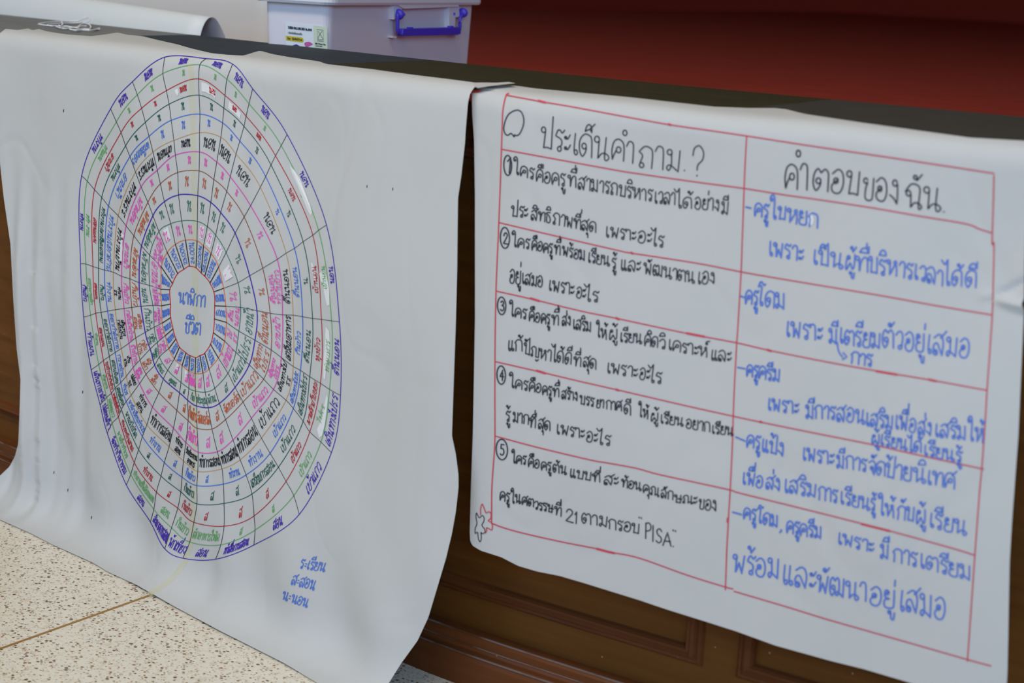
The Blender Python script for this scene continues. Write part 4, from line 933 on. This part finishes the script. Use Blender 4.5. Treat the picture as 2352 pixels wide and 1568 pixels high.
# ------------------------------------------------------------------ rolled sheet, paper pile and cord on the stage edge
def on_top(px, py, z): return hit_axis(px, py, 2, z)[0]
def behind(x, d): return float(ys(x)) + 0.358 + d
xr = float(hit_axis(450, 82, 1, 0.50)[0][0])
zt0 = float(hit_axis(484, 42, 1, behind(xr, 0.05))[0][2]); zt1 = float(hit_axis(200, 0, 1, behind(xr - 0.35, 0.06))[0][2])
roll = MB(); P = []
for s in np.linspace(0, 1, 34):
    row = []
    x = xr - 1.5 * s
    hh = (zt0 + (zt1 - zt0) * min(1.6, 1.5 * s / 0.35) - DECK); bb = 0.034 + 0.012 * s
    c = np.array([x, behind(x, 0.014), DECK])
    for f in np.linspace(-6, 205, 44):                  # front foot, over the top, down the back, flaring out
        a = math.radians(f)
        fl = max(0.0, (f - 120) / 85.0)
        row.append(c + np.array([0, bb - bb * math.cos(a) + 0.030 * fl ** 1.5, 0.002 + hh * (max(0.0, math.sin(a)) ** 0.75)]))
    P.append(row)
roll.grid(P)
ro = roll.build('paper_roll', roll_mat, None, smooth=True)
sm = ro.modifiers.new('thickness', 'SOLIDIFY'); sm.thickness = 0.0012; sm.offset = 0
tag(ro, 'white glossy sheet curled into an open roll along the stage edge, behind the cord', 'paper roll')
# big loose sheet of paper standing bent behind it, left of the box
pile = MB(); P = []
xq = float(hit_axis(600, 99, 1, 0.70)[0][0])
for s in np.linspace(0, 1, 26):
    row = []
    x = xq - 1.6 * s
    c = np.array([x, behind(x, 0.235 + 0.02 * math.sin(s * 4)), DECK + 0.001])
    for t in np.linspace(0, 1, 26):
        hgt = 0.34 * math.sin(t * math.pi * 0.5)
        bk = 0.15 * (1 - math.cos(t * math.pi * 0.5)) + 0.008 * math.sin(t * 14 + s * 5)
        row.append(c + np.array([0, bk, hgt]))
    P.append(row)
pile.grid(P)
po = pile.build('loose_paper', cream_mat, None, smooth=True)
sm = po.modifiers.new('thickness', 'SOLIDIFY'); sm.thickness = 0.0012; sm.offset = 0
tag(po, 'large off-white sheet of paper standing bent behind the roll, left of the box', 'paper')
cord_mat = material('white_cotton_cord', (0.82, 0.82, 0.84), 0.7)
cord = empty('cord', tuple(on_top(160, 58, H)))
tag(cord, 'thin white cord tied in a small bundle lying on the grey edge strip', 'cord')
def zc(pts): return [(x / 7.84, y / 7.84) for x, y in pts]
def cord_mesh(name, pts, r=0.0013, lift=0.0015):
    q = smooth_line(zc(pts), 6); m = MB()
    P3 = []
    for j, (x, y) in enumerate(q):
        p = on_top(x, y, H + lift + 0.0003 * (1 + math.sin(j * 0.4)))
        lim = float(ys(p[0])) + 0.340                  # loops near the roll stand up in front of it
        if p[1] > lim: p = hit_axis(x, y, 1, lim)[0]
        P3.append(p)
    m.tube(P3, r, 8)
    return m.build(name, cord_mat, cord, smooth=True)
cord_mesh('strand', [(1090, 465), (880, 462), (700, 435), (760, 418), (900, 400), (1140, 388), (1380, 378), (1500, 335), (1580, 315), (1615, 345), (1590, 385), (1500, 408), (1300, 415), (1130, 420), (900, 435), (850, 455), (900, 465), (1000, 468), (1110, 470), (1230, 475), (1250, 495)])
cord_mesh('strand', [(1000, 470), (1090, 505), (1200, 515), (1330, 495), (1400, 480), (1460, 440), (1540, 425), (1610, 445), (1635, 490), (1600, 525), (1500, 520), (1400, 530), (1340, 545), (1260, 530)], lift=0.0030)
cord_mesh('strand', [(1080, 500), (1180, 485), (1280, 490), (1400, 500), (1440, 475), (1560, 470)], lift=0.0042)
cord_mesh('strand', [(1250, 520), (1360, 545), (1480, 540), (1600, 545), (1700, 535), (1790, 505)], lift=0.0030)
cord_mesh('wrap_knot', [(1100, 375), (1130, 382), (1110, 400), (1125, 425), (1115, 455), (1080, 470), (1060, 458)], r=0.0016, lift=0.0042)
m = MB(); m.add([on_top(1690 / 7.84, 545 / 7.84, H + 0.001), on_top(1800 / 7.84, 540 / 7.84, H + 0.001), on_top(1803 / 7.84, 495 / 7.84, H + 0.004), on_top(1700 / 7.84, 525 / 7.84, H + 0.004)], [(0, 1, 2, 3)])
m.build('frayed_end', cord_mat, cord)
